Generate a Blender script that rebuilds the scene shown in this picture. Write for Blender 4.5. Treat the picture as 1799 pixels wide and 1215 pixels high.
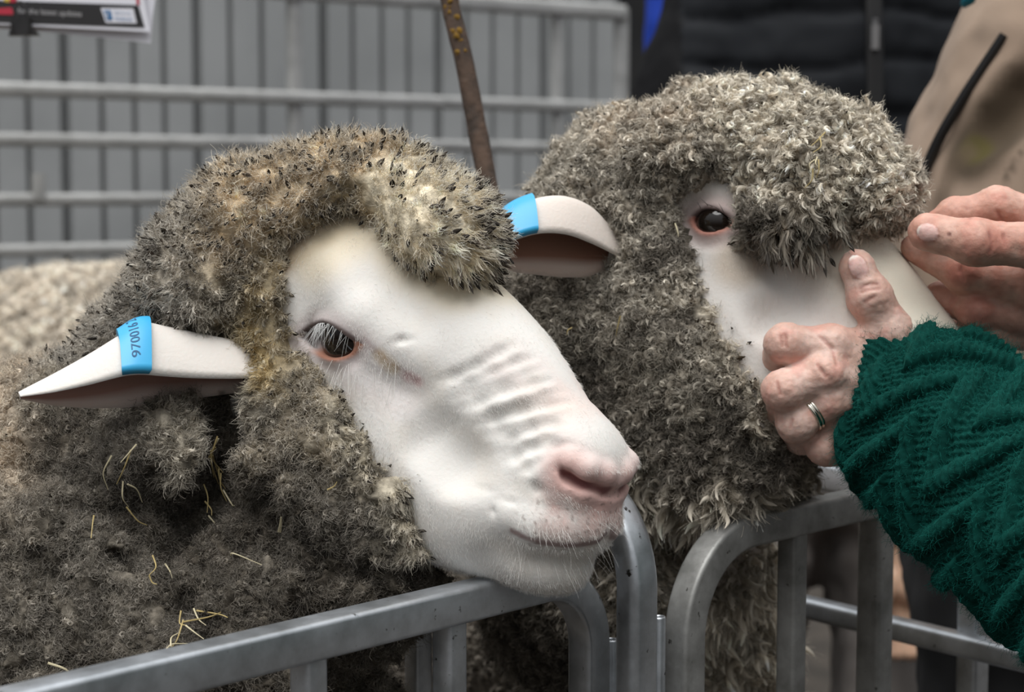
import bpy, math, os, random
import numpy as np
from mathutils import Vector, Matrix

rng = np.random.default_rng(7)
random.seed(7)
scene = bpy.context.scene
COL = scene.collection
for o in list(bpy.data.objects):
    bpy.data.objects.remove(o)

# ---------------------------------------------------------------- camera, sky, light, exposure
W, H, F = 1799, 1215, 3200.0
PITCH = math.atan2(277, F)
CAM = np.array([0.0, 0.0, 1.1])
RIGHT = np.array([1.0, 0, 0])
FWD = np.array([0, math.cos(PITCH), -math.sin(PITCH)])
UP = np.array([0, math.sin(PITCH), math.cos(PITCH)])
cam_data = bpy.data.cameras.new('camera')
cam = bpy.data.objects.new('camera', cam_data)
COL.objects.link(cam)
cam.location = CAM
cam.rotation_euler = (math.pi / 2 - PITCH, 0, 0)
cam_data.sensor_width = 36.0
cam_data.lens = 36.0 * F / W
cam_data.clip_start = 0.05
cam_data.dof.use_dof = True
cam_data.dof.focus_distance = 0.925
cam_data.dof.aperture_fstop = 10.0
scene.camera = cam

world = bpy.data.worlds.new('overcast_sky')
scene.world = world
world.use_nodes = True
wn, wl = world.node_tree.nodes, world.node_tree.links
wn.clear()
w_out = wn.new('ShaderNodeOutputWorld')
w_bg = wn.new('ShaderNodeBackground')
w_tc = wn.new('ShaderNodeTexCoord')
w_sep = wn.new('ShaderNodeSeparateXYZ')
w_ramp = wn.new('ShaderNodeValToRGB')
w_mr = wn.new('ShaderNodeMapRange')
w_mr.inputs[1].default_value = -1.0
w_mr.inputs[2].default_value = 1.0
wl.new(w_tc.outputs['Generated'], w_sep.inputs[0])
wl.new(w_sep.outputs[2], w_mr.inputs[0])
wl.new(w_mr.outputs[0], w_ramp.inputs[0])
wl.new(w_ramp.outputs[0], w_bg.inputs[0])
wl.new(w_bg.outputs[0], w_out.inputs[0])
cr = w_ramp.color_ramp
cr.elements[0].position = 0.45
cr.elements[0].color = (0.025, 0.024, 0.022, 1)
cr.elements[1].position = 1.0
cr.elements[1].color = (0.95, 0.98, 1.0, 1)
e = cr.elements.new(0.56)
e.color = (0.17, 0.173, 0.178, 1)
w_bg.inputs[1].default_value = 1.05

sun_data = bpy.data.lights.new('sun', 'SUN')
sun_data.energy = 2.6
sun_data.angle = math.radians(50)
sun_data.color = (1.0, 0.985, 0.96)
sun = bpy.data.objects.new('sun', sun_data)
COL.objects.link(sun)
sun.rotation_euler = Vector((0.12, 0.36, -1.0)).normalized().to_track_quat('-Z', 'Y').to_euler()

scene.view_settings.view_transform = 'Standard'
scene.view_settings.look = 'None'
scene.view_settings.gamma = 1.0
scene.view_settings.exposure = 0.22
scene.view_settings.use_curve_mapping = False

# ---------------------------------------------------------------- helpers
def P(px, py, d):
    """point of the place seen at a pixel of the photograph, d metres in front of the camera"""
    return CAM + RIGHT * ((px - W / 2) / F * d) + UP * ((H / 2 - py) / F * d) + FWD * d

def ray_dir(px, py):
    return RIGHT * ((px - W / 2) / F) + UP * ((H / 2 - py) / F) + FWD

def nrm(v):
    v = np.asarray(v, float)
    return v / np.maximum(np.linalg.norm(v, axis=-1, keepdims=True), 1e-12)

def tag(o, label=None, cat=None, group=None, kind=None):
    if label: o['label'] = label
    if cat: o['category'] = cat
    if group: o['group'] = group
    if kind: o['kind'] = kind
    return o

def empty(name, loc, rz=0.0):
    o = bpy.data.objects.new(name, None)
    COL.objects.link(o)
    o.location = loc
    o.rotation_euler = (0, 0, rz)
    bpy.context.view_layer.update()
    return o

def link(o, parent=None):
    COL.objects.link(o)
    if parent is not None:
        o.parent = parent
        o.matrix_parent_inverse = parent.matrix_basis.inverted()
    return o

def np_mesh(name, V, Q, mat=None, parent=None, smooth=True, col=None, obj=True):
    """V (n,3); Q (m,4) or (m,3) index array, or a list of such"""
    me = bpy.data.meshes.new(name)
    if isinstance(Q, (list, tuple)):
        Qs = [np.asarray(q) for q in Q if len(q)]
    else:
        Qs = [np.asarray(Q)]
    V = np.ascontiguousarray(V, dtype=np.float32)
    nl = sum(q.size for q in Qs)
    nf = sum(len(q) for q in Qs)
    me.vertices.add(len(V))
    me.vertices.foreach_set('co', V.ravel())
    me.loops.add(nl)
    me.loops.foreach_set('vertex_index', np.concatenate([q.ravel() for q in Qs]).astype(np.int32))
    me.polygons.add(nf)
    sizes = np.concatenate([np.full(len(q), q.shape[1]) for q in Qs])
    me.polygons.foreach_set('loop_start', (np.cumsum(sizes) - sizes).astype(np.int32))
    me.polygons.foreach_set('use_smooth', np.full(nf, smooth))
    me.update(calc_edges=True)
    me.validate()
    if col is not None:
        at = me.color_attributes.new('col', 'FLOAT_COLOR', 'POINT')
        c = np.ones((len(V), 4), np.float32)
        c[:, :3] = col
        at.data.foreach_set('color', c.ravel())
    if mat: me.materials.append(mat)
    if not obj: return me
    return link(bpy.data.objects.new(name, me), parent)

class MB:
    """collects shapes for one mesh"""
    def __init__(s):
        s.V, s.Q, s.T, s.n = [], [], [], 0
    def add(s, V, Q, T=None):
        s.V.append(np.asarray(V, float).reshape(-1, 3))
        if Q is not None and len(Q): s.Q.append(np.asarray(Q) + s.n)
        if T is not None and len(T): s.T.append(np.asarray(T) + s.n)
        s.n += len(s.V[-1])
        return s
    def grid(s, G, closed_u=False, closed_v=False, flip=False):
        nu, nv = G.shape[:2]
        I = np.arange(nu * nv).reshape(nu, nv)
        A = I if not closed_u else np.vstack([I, I[:1]])
        if closed_v: A = np.hstack([A, A[:, :1]])
        q = np.stack([A[:-1, :-1], A[1:, :-1], A[1:, 1:], A[:-1, 1:]], -1).reshape(-1, 4)
        if flip: q = q[:, ::-1]
        return s.add(G.reshape(-1, 3), q)
    def box(s, lo, hi, M=None):
        lo, hi = np.asarray(lo, float), np.asarray(hi, float)
        c = np.array([[x, y, z] for x in (0, 1) for y in (0, 1) for z in (0, 1)], float)
        v = lo + c * (hi - lo)
        if M is not None: v = v @ np.asarray(M)[:3, :3].T + np.asarray(M)[:3, 3]
        return s.add(v, [[0, 1, 3, 2], [4, 6, 7, 5], [0, 4, 5, 1], [2, 3, 7, 6], [0, 2, 6, 4], [1, 5, 7, 3]])
    def sweep(s, path, prof, up=(0, 0, 1), caps=True, scale=None):
        """prof (k,2) closed outline swept along path; prof x = side, y = up"""
        path = np.asarray(path, float)
        prof = np.asarray(prof, float)
        t = nrm(np.gradient(path, axis=0))
        u = np.broadcast_to(np.asarray(up, float), t.shape)
        sd = nrm(np.cross(t, u))
        un = np.cross(sd, t)
        sc = np.ones(len(path)) if scale is None else np.asarray(scale)
        G = path[:, None] + (sd[:, None] * prof[None, :, :1] + un[:, None] * prof[None, :, 1:]) * sc[:, None, None]
        n0 = s.n
        s.grid(G, closed_v=True)
        if caps:
            for row in (G[0], G[-1]):
                c = row.mean(0)
                k = len(row)
                tri = np.stack([np.arange(k), np.roll(np.arange(k), -1), np.full(k, k)], -1)
                s.add(np.vstack([row, c]), None, tri if row is G[0] else tri[:, ::-1])
        return s
    def tube(s, path, r, k=12, caps=True):
        path = np.asarray(path, float)
        r = np.broadcast_to(np.asarray(r, float), (len(path),))
        t = nrm(np.gradient(path, axis=0))
        ref = np.array([0.31, 0.17, 0.93])
        if abs((t @ ref)).max() > 0.98: ref = np.array([0.9, 0.3, 0.1])
        sd = nrm(np.cross(t, ref))
        un = np.cross(sd, t)
        a = np.linspace(0, 2 * np.pi, k, endpoint=False)
        G = path[:, None] + (sd[:, None] * np.cos(a)[None, :, None] + un[:, None] * np.sin(a)[None, :, None]) * r[:, None, None]
        s.grid(G, closed_v=True)
        if caps:
            for row, fl in ((G[0], 0), (G[-1], 1)):
                tri = np.stack([np.arange(k), np.roll(np.arange(k), -1), np.full(k, k)], -1)
                s.add(np.vstack([row, row.mean(0)]), None, tri[:, ::-1] if fl else tri)
        return s
    def build(s, name, mat, parent=None, smooth=True, col=None):
        V = np.vstack(s.V)
        qs = []
        if s.Q: qs.append(np.vstack(s.Q))
        if s.T: qs.append(np.vstack(s.T))
        return np_mesh(name, V, qs, mat, parent, smooth, col)

def catmull(pts, n=12):
    p = np.asarray(pts, float)
    q = np.vstack([2 * p[0] - p[1], p, 2 * p[-1] - p[-2]])
    out = []
    for i in range(1, len(q) - 2):
        t = np.linspace(0, 1, n, endpoint=False)[:, None]
        a, b, c, d = q[i - 1], q[i], q[i + 1], q[i + 2]
        out.append(0.5 * (2 * b + (c - a) * t + (2 * a - 5 * b + 4 * c - d) * t ** 2 + (3 * b - a - 3 * c + d) * t ** 3))
    return np.vstack(out + [p[-1:]])

# gradient noise ------------------------------------------------------------
_perm = np.random.default_rng(3).permutation(256)
_perm = np.concatenate([_perm, _perm, _perm])
_grad = nrm(np.random.default_rng(4).normal(size=(256, 3))).astype(np.float32)
def noise(p, s=1.0):
    p = np.asarray(p, np.float32) * np.float32(s)
    i = np.floor(p).astype(np.int64)
    f = p - i
    i &= 255
    u = f * f * f * (f * (f * 6 - 15) + 10)
    r = 0
    for dx in (0, 1):
        wx = u[..., 0] if dx else 1 - u[..., 0]
        for dy in (0, 1):
            wy = u[..., 1] if dy else 1 - u[..., 1]
            for dz in (0, 1):
                wz = u[..., 2] if dz else 1 - u[..., 2]
                h = _perm[_perm[_perm[(i[..., 0] + dx) & 255] + ((i[..., 1] + dy) & 255)] + ((i[..., 2] + dz) & 255)]
                g = _grad[h]
                r = r + wx * wy * wz * (g[..., 0] * (f[..., 0] - dx) + g[..., 1] * (f[..., 1] - dy) + g[..., 2] * (f[..., 2] - dz))
    return r * 1.6
def fbm(p, s, o=3):
    r, a = 0, 1.0
    for k in range(o):
        r = r + a * noise(np.asarray(p) + 17.3 * k, s)
        s *= 2.03
        a *= 0.5
    return r

# signed distance modelling ---------------------------------------------------
class Field:
    def __init__(s, lo, hi, h):
        s.h = h
        s.lo = np.asarray(lo, float)
        n = np.ceil((np.asarray(hi) - s.lo) / h).astype(int) + 1
        s.n = n
        s.D = np.full(n, 0.06, np.float32)
        s.ax = [(s.lo[i] + np.arange(n[i]) * h).astype(np.float32) for i in range(3)]
    def _box(s, lo, hi):
        a = np.clip(np.floor((lo - s.lo) / s.h).astype(int), 0, s.n)
        b = np.clip(np.ceil((hi - s.lo) / s.h).astype(int) + 1, 0, s.n)
        return tuple(slice(a[i], b[i]) for i in range(3))
    def _pts(s, sl):
        return (s.ax[0][sl[0]][:, None, None], s.ax[1][sl[1]][None, :, None], s.ax[2][sl[2]][None, None, :])
    def _mix(s, sl, d, k, sub=False):
        D = s.D[sl]
        if sub:
            h = np.clip(0.5 - 0.5 * (D + d) / k, 0, 1)
            s.D[sl] = D * (1 - h) - d * h + k * h * (1 - h)
        else:
            h = np.clip(0.5 + 0.5 * (d - D) / k, 0, 1)
            s.D[sl] = d * (1 - h) + D * h - k * h * (1 - h)
    def ell(s, c, r, R=None, k=0.012, sub=False):
        """ellipsoid: centre, radii, R columns = axes"""
        c = np.asarray(c, float)
        r = np.asarray(r, float)
        R = np.eye(3) if R is None else np.asarray(R, float)
        ext = np.sqrt(((R * r[None, :]) ** 2).sum(1)) + k + 4 * s.h + 0.006
        sl = s._box(c - ext, c + ext)
        X, Y, Z = s._pts(sl)
        X, Y, Z = X - np.float32(c[0]), Y - np.float32(c[1]), Z - np.float32(c[2])
        k0 = 0
        k1 = 0
        for i in range(3):
            q = X * np.float32(R[0, i]) + Y * np.float32(R[1, i]) + Z * np.float32(R[2, i])
            k0 = k0 + (q / np.float32(r[i])) ** 2
            k1 = k1 + (q / np.float32(r[i] ** 2)) ** 2
        k0 = np.sqrt(k0)
        d = k0 * (k0 - 1) / np.maximum(np.sqrt(k1), 1e-6)
        s._mix(sl, d, k, sub)
        return s
    def cone(s, a, b, ra, rb, k=0.008, sub=False):
        """tapered capsule (radius interpolated along the axis)"""
        a, b = np.asarray(a, float), np.asarray(b, float)
        m = max(ra, rb) + k + 4 * s.h + 0.004
        sl = s._box(np.minimum(a, b) - m, np.maximum(a, b) + m)
        X, Y, Z = s._pts(sl)
        ab = b - a
        L = max(ab @ ab, 1e-12)
        X, Y, Z = X - np.float32(a[0]), Y - np.float32(a[1]), Z - np.float32(a[2])
        t = np.clip((X * np.float32(ab[0]) + Y * np.float32(ab[1]) + Z * np.float32(ab[2])) / np.float32(L), 0, 1)
        d = np.sqrt((X - t * np.float32(ab[0])) ** 2 + (Y - t * np.float32(ab[1])) ** 2 + (Z - t * np.float32(ab[2])) ** 2) - (np.float32(ra) + t * np.float32(rb - ra))
        s._mix(sl, d, k, sub)
        return s
    def chain(s, pts, rs, k=0.006, sub=False):
        rs = np.broadcast_to(np.asarray(rs, float), (len(pts),))
        for i in range(len(pts) - 1):
            s.cone(pts[i], pts[i + 1], rs[i], rs[i + 1], k, sub)
        return s
    def sample(s, p):
        p = np.asarray(p, float)
        q = (p - s.lo) / s.h
        q = np.clip(q, 0, s.n - 1.001)
        i = np.floor(q).astype(int)
        f = q - i
        r = 0
        for dx in (0, 1):
            for dy in (0, 1):
                for dz in (0, 1):
                    w = (f[..., 0] if dx else 1 - f[..., 0]) * (f[..., 1] if dy else 1 - f[..., 1]) * (f[..., 2] if dz else 1 - f[..., 2])
                    r = r + w * s.D[i[..., 0] + dx, i[..., 1] + dy, i[..., 2] + dz]
        return r
    def hit(s, px, py, d0=0.5, d1=2.0, off=0.0):
        """first surface point on the line of sight through a pixel of the photograph"""
        v = ray_dir(px, py)
        t = np.arange(d0, d1, s.h * 0.4)
        p = CAM + v * t[:, None]
        ok = ((p >= s.lo) & (p <= s.lo + (s.n - 1) * s.h)).all(1)
        d = np.where(ok, s.sample(p), 1.0)
        j = np.nonzero(d < 0)[0]
        if len(j) == 0:
            j = [int(np.argmin(d))]
        return p[j[0]] - v * off
    def normal(s, p):
        e = s.h
        g = np.array([s.sample(np.asarray(p) + e * x) - s.sample(np.asarray(p) - e * x) for x in np.eye(3)])
        return nrm(np.moveaxis(g, 0, -1))
    def mesh(s, relax=1):
        D = s.D
        I = D < 0
        nx, ny, nz = D.shape
        cs = np.zeros((nx - 1, ny - 1, nz - 1), np.int8)
        for dx in (0, 1):
            for dy in (0, 1):
                for dz in (0, 1):
                    cs += I[dx:nx - 1 + dx, dy:ny - 1 + dy, dz:nz - 1 + dz]
        act = (cs > 0) & (cs < 8)
        a = np.argwhere(act)
        idx = np.full(act.shape, -1, np.int32)
        idx[act] = np.arange(len(a))
        acc = np.zeros((len(a), 3))
        cnt = np.zeros(len(a))
        corner = [np.array([dx, dy, dz]) for dx in (0, 1) for dy in (0, 1) for dz in (0, 1)]
        for u in corner:
            for ax in range(3):
                if u[ax]: continue
                v = u.copy()
                v[ax] = 1
                d0 = D[a[:, 0] + u[0], a[:, 1] + u[1], a[:, 2] + u[2]]
                d1 = D[a[:, 0] + v[0], a[:, 1] + v[1], a[:, 2] + v[2]]
                m = (d0 < 0) != (d1 < 0)
                t = d0[m] / (d0[m] - d1[m])
                acc[m] += u + (v - u) * t[:, None]
                cnt[m] += 1
        V = s.lo + (a + acc / cnt[:, None]) * s.h
        Q = []
        for ax in range(3):
            b, c = (ax + 1) % 3, (ax + 2) % 3
            lo = [slice(None)] * 3
            hi = [slice(None)] * 3
            lo[ax] = slice(0, -1)
            hi[ax] = slice(1, None)
            e0, e1 = I[tuple(lo)], I[tuple(hi)]
            g = np.argwhere(e0 != e1)
            g = g[(g[:, b] > 0) & (g[:, c] > 0) & (g[:, b] < D.shape[b] - 1) & (g[:, c] < D.shape[c] - 1)]
            sg = e0[tuple(g.T)]
            q = []
            for db, dc in ((-1, -1), (0, -1), (0, 0), (-1, 0)):
                h = g.copy()
                h[:, b] += db
                h[:, c] += dc
                q.append(idx[tuple(h.T)])
            q = np.stack(q, -1)
            q[~sg] = q[~sg][:, ::-1]
            Q.append(q)
        Q = np.vstack(Q)
        for _ in range(relax):
            S = np.zeros_like(V)
            n = np.zeros(len(V))
            for i in range(4):
                np.add.at(S, Q[:, i], V[Q[:, (i + 1) % 4]])
                np.add.at(n, Q[:, i], 1)
                np.add.at(S, Q[:, i], V[Q[:, (i + 3) % 4]])
                np.add.at(n, Q[:, i], 1)
            V = 0.5 * V + 0.5 * S / n[:, None]
        return V, Q

def mesh_normals(V, Q):
    n = np.cross(V[Q[:, 2]] - V[Q[:, 0]], V[Q[:, 3]] - V[Q[:, 1]]) if Q.shape[1] == 4 else np.cross(V[Q[:, 1]] - V[Q[:, 0]], V[Q[:, 2]] - V[Q[:, 0]])
    N = np.zeros_like(V)
    for i in range(Q.shape[1]):
        np.add.at(N, Q[:, i], n)
    return nrm(N)

def largest(V, Q, *att):
    """keep the one biggest connected piece"""
    lab = np.arange(len(V))
    for _ in range(400):
        m = lab[Q].min(1)
        new = lab.copy()
        for i in range(Q.shape[1]):
            np.minimum.at(new, Q[:, i], m)
        new = new[new]
        if (new == lab).all(): break
        lab = new
    ids, cnt = np.unique(lab, return_counts=True)
    keep = lab == ids[cnt.argmax()]
    re = np.cumsum(keep) - 1
    q = Q[keep[Q[:, 0]]]
    return (V[keep], re[q]) + tuple(a[keep] for a in att)

def sstep(x, a, b):
    t = np.clip((x - a) / (b - a), 0, 1)
    return t * t * (3 - 2 * t)

def seg_dist(p, pts):
    """distance of points to a polyline"""
    pts = np.asarray(pts, float)
    best = np.full(len(p), 9.0)
    for i in range(len(pts) - 1):
        ab = pts[i + 1] - pts[i]
        t = np.clip(((p - pts[i]) @ ab) / max(ab @ ab, 1e-12), 0, 1)
        best = np.minimum(best, np.linalg.norm(p - pts[i] - t[:, None] * ab, axis=1))
    return best

def refine(V, Q):
    """split every quad in four"""
    e = np.concatenate([Q[:, [0, 1]], Q[:, [1, 2]], Q[:, [2, 3]], Q[:, [3, 0]]])
    es = np.sort(e, 1)
    u, inv = np.unique(es[:, 0].astype(np.int64) * len(V) + es[:, 1], return_inverse=True)
    inv = inv.reshape(-1)
    m = .5 * (V[u // len(V)] + V[u % len(V)])
    c = V[Q].mean(1)
    n, k = len(Q), len(V)
    E = k + inv.reshape(4, n).T
    C = k + len(m) + np.arange(n)
    q = np.concatenate([np.stack([Q[:, i], E[:, i], C, E[:, i - 1]], 1) for i in range(4)])
    return np.vstack([V, m, c]), q

def blend(col, m, c):
    """mix colour c into col (n,3) by mask m"""
    m = np.clip(m, 0, 1)[:, None]
    return col * (1 - m) + np.asarray(c) * m

# materials -------------------------------------------------------------------
def new_mat(name):
    m = bpy.data.materials.new(name)
    m.use_nodes = True
    return m, m.node_tree.nodes, m.node_tree.links, m.node_tree.nodes['Principled BSDF']

def simple_mat(name, color, rough=0.6, metal=0.0, spec=0.5, noise_amt=0.0, noise_scale=20.0, bump=0.0, bump_scale=80.0, sheen=0.0, color2=None):
    m, n, l, b = new_mat(name)
    b.inputs['Base Color'].default_value = (*color, 1)
    b.inputs['Roughness'].default_value = rough
    b.inputs['Metallic'].default_value = metal
    b.inputs['Specular IOR Level'].default_value = spec
    b.inputs['Sheen Weight'].default_value = sheen
    if noise_amt or color2:
        tc = n.new('ShaderNodeTexCoord')
        nt = n.new('ShaderNodeTexNoise')
        nt.inputs['Scale'].default_value = noise_scale
        nt.inputs['Detail'].default_value = 6
        l.new(tc.outputs['Object'], nt.inputs['Vector'])
        r = n.new('ShaderNodeValToRGB')
        c2 = color2 or tuple(c * (1 - noise_amt) for c in color)
        r.color_ramp.elements[0].position = 0.35
        r.color_ramp.elements[1].position = 0.65
        r.color_ramp.elements[0].color = (*c2, 1)
        r.color_ramp.elements[1].color = (*color, 1)
        l.new(nt.outputs['Fac'], r.inputs[0])
        l.new(r.outputs[0], b.inputs['Base Color'])
    if bump:
        tc = n.new('ShaderNodeTexCoord')
        nt = n.new('ShaderNodeTexNoise')
        nt.inputs['Scale'].default_value = bump_scale
        nt.inputs['Detail'].default_value = 4
        l.new(tc.outputs['Object'], nt.inputs['Vector'])
        bp = n.new('ShaderNodeBump')
        bp.inputs['Strength'].default_value = bump
        bp.inputs['Distance'].default_value = 0.002
        l.new(nt.outputs['Fac'], bp.inputs['Height'])
        l.new(bp.outputs[0], b.inputs['Normal'])
    return m

def attr_mat(name, rough=0.6, spec=0.3, sss=0.0, sss_rad=(1, 0.35, 0.2), sss_scale=0.004, bump=0.0, bump_scale=300.0, sheen=0.0, speck=0.0):
    """material that takes its own colour from the mesh's colour attribute"""
    m, n, l, b = new_mat(name)
    a = n.new('ShaderNodeAttribute')
    a.attribute_name = 'col'
    b.inputs['Roughness'].default_value = rough
    b.inputs['Specular IOR Level'].default_value = spec
    b.inputs['Sheen Weight'].default_value = sheen
    src = a.outputs['Color']
    tc = n.new('ShaderNodeTexCoord')
    if speck:
        nt = n.new('ShaderNodeTexNoise')
        nt.inputs['Scale'].default_value = 220
        nt.inputs['Detail'].default_value = 5
        l.new(tc.outputs['Object'], nt.inputs['Vector'])
        mr = n.new('ShaderNodeMapRange')
        mr.inputs[1].default_value = 0.3
        mr.inputs[2].default_value = 0.7
        mr.inputs[3].default_value = 1 - speck
        mr.inputs[4].default_value = 1 + speck
        l.new(nt.outputs['Fac'], mr.inputs[0])
        mx = n.new('ShaderNodeVectorMath')
        mx.operation = 'SCALE'
        l.new(src, mx.inputs[0])
        l.new(mr.outputs[0], mx.inputs['Scale'])
        src = mx.outputs[0]
    l.new(src, b.inputs['Base Color'])
    if sss:
        b.inputs['Subsurface Weight'].default_value = sss
        b.inputs['Subsurface Radius'].default_value = sss_rad
        b.inputs['Subsurface Scale'].default_value = sss_scale
    if bump:
        nt = n.new('ShaderNodeTexNoise')
        nt.inputs['Scale'].default_value = bump_scale
        nt.inputs['Detail'].default_value = 5
        l.new(tc.outputs['Object'], nt.inputs['Vector'])
        bp = n.new('ShaderNodeBump')
        bp.inputs['Strength'].default_value = bump
        bp.inputs['Distance'].default_value = 0.001
        l.new(nt.outputs['Fac'], bp.inputs['Height'])
        l.new(bp.outputs[0], b.inputs['Normal'])
    return m

def hair_curves(name, pts, rad, col, mat, parent=None):
    """pts (n,k,3), rad (n,k), col (n,k,3): n fibres of k points"""
    n, k = pts.shape[:2]
    hc = bpy.data.hair_curves.new(name)
    hc.add_curves([k] * n)
    hc.attributes['position'].data.foreach_set('vector', np.ascontiguousarray(pts, np.float32).ravel())
    ra = hc.attributes.new('radius', 'FLOAT', 'POINT')
    ra.data.foreach_set('value', np.ascontiguousarray(rad, np.float32).ravel())
    ca = hc.attributes.new('col', 'FLOAT_COLOR', 'POINT')
    c = np.ones((n, k, 4), np.float32)
    c[..., :3] = col
    ca.data.foreach_set('color', c.ravel())
    hc.materials.append(mat)
    return link(bpy.data.objects.new(name, hc), parent)

M_HAIR = attr_mat('wool_fibre', rough=0.75, spec=0.15)
M_FLEECE = attr_mat('wool_base', rough=0.95, spec=0.05, bump=1.0, bump_scale=420, speck=.42)
M_FACE = attr_mat('sheep_face_skin', rough=0.6, spec=0.25, sss=0.15, sss_rad=(1, .6, .5), sss_scale=0.003, bump=0.25, bump_scale=500, sheen=0.15)

# ---------------------------------------------------------------- ground and walls
FLOOR = 0.12
M_DIRT = simple_mat('dirt', (.055, .045, .036), .95, noise_scale=9, color2=(.03, .025, .02), bump=.6, bump_scale=60)
fl_mb = MB()
fl_mb.box((-4, -1.5, FLOOR - .05), (4, 7, FLOOR))
floor = tag(fl_mb.build('floor', M_DIRT, smooth=False), kind='structure')
# sheet-iron wall behind the pens
wdir = nrm(np.array([1.076, .72, 0]))
W0 = P(0, 330, 4.05)
wn_ = np.array([wdir[1], -wdir[0], 0])          # towards the camera
M_SHEET = simple_mat('painted_sheet_iron', (.39, .40, .405), .5, spec=.35, noise_scale=3.0, color2=(.31, .32, .325), bump=.05, bump_scale=30)
rg_ = np.random.default_rng(21)
mb = MB()
s_end = 1.70
prof = []
sx = -1.6
i = 0
while sx < s_end:
    w = .066 + rg_.uniform(-.006, .006)
    gw = .014 if i % 4 else .026
    dp = .045
    prof += [(sx, 0), (sx + w, 0), (sx + w + .003, -dp), (sx + w + gw - .003, -dp)]
    sx += w + gw
    i += 1
prof += [(sx, 0)]
prof = np.array(prof)
zz = np.array([FLOOR, 1.3, 2.6])
Gw = np.zeros((len(prof), len(zz), 3))
for k, z in enumerate(zz):
    Gw[:, k] = np.array([W0[0], W0[1], 0]) + prof[:, :1] * wdir + prof[:, 1:] * wn_
    Gw[:, k, 2] = z
mb.grid(Gw, flip=True)
back = Gw - wn_ * .06
mb.grid(back)
tag(mb.build('wall_back', M_SHEET, smooth=False), kind='structure')
M_DARK = simple_mat('shed_interior_dark', (.012, .012, .013), .9, noise_scale=6, color2=(.02, .02, .02))  # near-black colour stands in for the unlit shed interior beyond the iron wall
e0 = np.array([W0[0], W0[1], 0]) + wdir * (sx)
mb = MB()
R3 = np.eye(4)
R3[:3, 0] = wdir; R3[:3, 1] = -wn_; R3[:3, 2] = (0, 0, 1); R3[:3, 3] = e0
mb.box((0.0, 0.0, FLOOR), (2.6, .06, 2.6), R3)
tag(mb.build('wall_right', M_DARK, smooth=False), kind='structure')

# ---------------------------------------------------------------- galvanised rails
def galv(name, c1, c2, rough=.38, metal=.75, scale=40):
    m, n, l, b = new_mat(name)
    tc = n.new('ShaderNodeTexCoord')
    n1 = n.new('ShaderNodeTexNoise')
    n1.inputs['Scale'].default_value = scale
    n1.inputs['Detail'].default_value = 8
    n1.inputs['Roughness'].default_value = .65
    l.new(tc.outputs['Object'], n1.inputs['Vector'])
    r = n.new('ShaderNodeValToRGB')
    r.color_ramp.elements[0].position = .36
    r.color_ramp.elements[1].position = .62
    r.color_ramp.elements[0].color = (*c2, 1)
    r.color_ramp.elements[1].color = (*c1, 1)
    l.new(n1.outputs['Fac'], r.inputs[0])
    n2 = n.new('ShaderNodeTexNoise')
    n2.inputs['Scale'].default_value = 170
    n2.inputs['Detail'].default_value = 6
    l.new(tc.outputs['Object'], n2.inputs['Vector'])
    st = n.new('ShaderNodeValToRGB')                    # dark scuffs and specks of dirt
    st.color_ramp.elements[0].position = .68
    st.color_ramp.elements[1].position = .74
    l.new(n2.outputs['Fac'], st.inputs[0])
    mx = n.new('ShaderNodeMix')
    mx.data_type = 'RGBA'
    l.new(st.outputs[0], mx.inputs[0])
    l.new(r.outputs[0], mx.inputs[6])
    mx.inputs[7].default_value = (.05, .045, .04, 1)
    l.new(mx.outputs[2], b.inputs['Base Color'])
    b.inputs['Metallic'].default_value = metal
    mr = n.new('ShaderNodeMapRange')
    mr.inputs[3].default_value = rough - .1
    mr.inputs[4].default_value = rough + .2
    l.new(n1.outputs['Fac'], mr.inputs[0])
    l.new(mr.outputs[0], b.inputs['Roughness'])
    bp = n.new('ShaderNodeBump')
    bp.inputs['Strength'].default_value = .12
    bp.inputs['Distance'].default_value = .001
    l.new(n2.outputs['Fac'], bp.inputs['Height'])
    l.new(bp.outputs[0], b.inputs['Normal'])
    return m
M_GALV = galv('galvanised_steel', (.64, .67, .71), (.46, .485, .51), .34, .88)
M_GALV_OLD = galv('weathered_galvanised_steel', (.36, .36, .35), (.21, .21, .20), .5, .55)
M_RAIL = galv('dull_galvanised_steel', (.50, .50, .49), (.38, .38, .37), .5, .35, 15)

def rprof(w, h, r, n=4):
    """rounded rectangle outline"""
    out = []
    for cx, cy, a0 in ((w / 2 - r, h / 2 - r, 0), (-w / 2 + r, h / 2 - r, 90), (-w / 2 + r, -h / 2 + r, 180), (w / 2 - r, -h / 2 + r, 270)):
        for k in range(n + 1):
            a = math.radians(a0 + 90 * k / n)
            out.append((cx + r * math.cos(a), cy + r * math.sin(a)))
    return np.array(out)

def frame_path(p0, u, s0, s1, z, R=None, zb=None, start=None, n=14):
    """rail along u from s0 to s1 at height z, ending in a rounded corner down to zb (end: 'hi' or 'lo')"""

def bent_rail(o, u, s_a, s_b, z, R, zb, flip=False):
    """straight rail from s_a to s_b, quarter bend of radius R at s_b, then down to zb"""
    o, u = np.asarray(o, float), np.asarray(u, float)
    sg = 1 if s_b > s_a else -1
    pts = [(s_a + (s_b - sg * R - s_a) * t, z) for t in np.linspace(0, 1, 12)]
    for k in range(1, 17):
        a = math.pi / 2 * k / 16
        pts.append((s_b - sg * R + sg * R * math.sin(a), z - R + R * math.cos(a)))
    pts += [(s_b, z - R - (z - R - zb) * t) for t in np.linspace(.05, 1, 12)]
    return np.array([[o[0] + u[0] * s, o[1] + u[1] * s, zz] for s, zz in pts])

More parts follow.
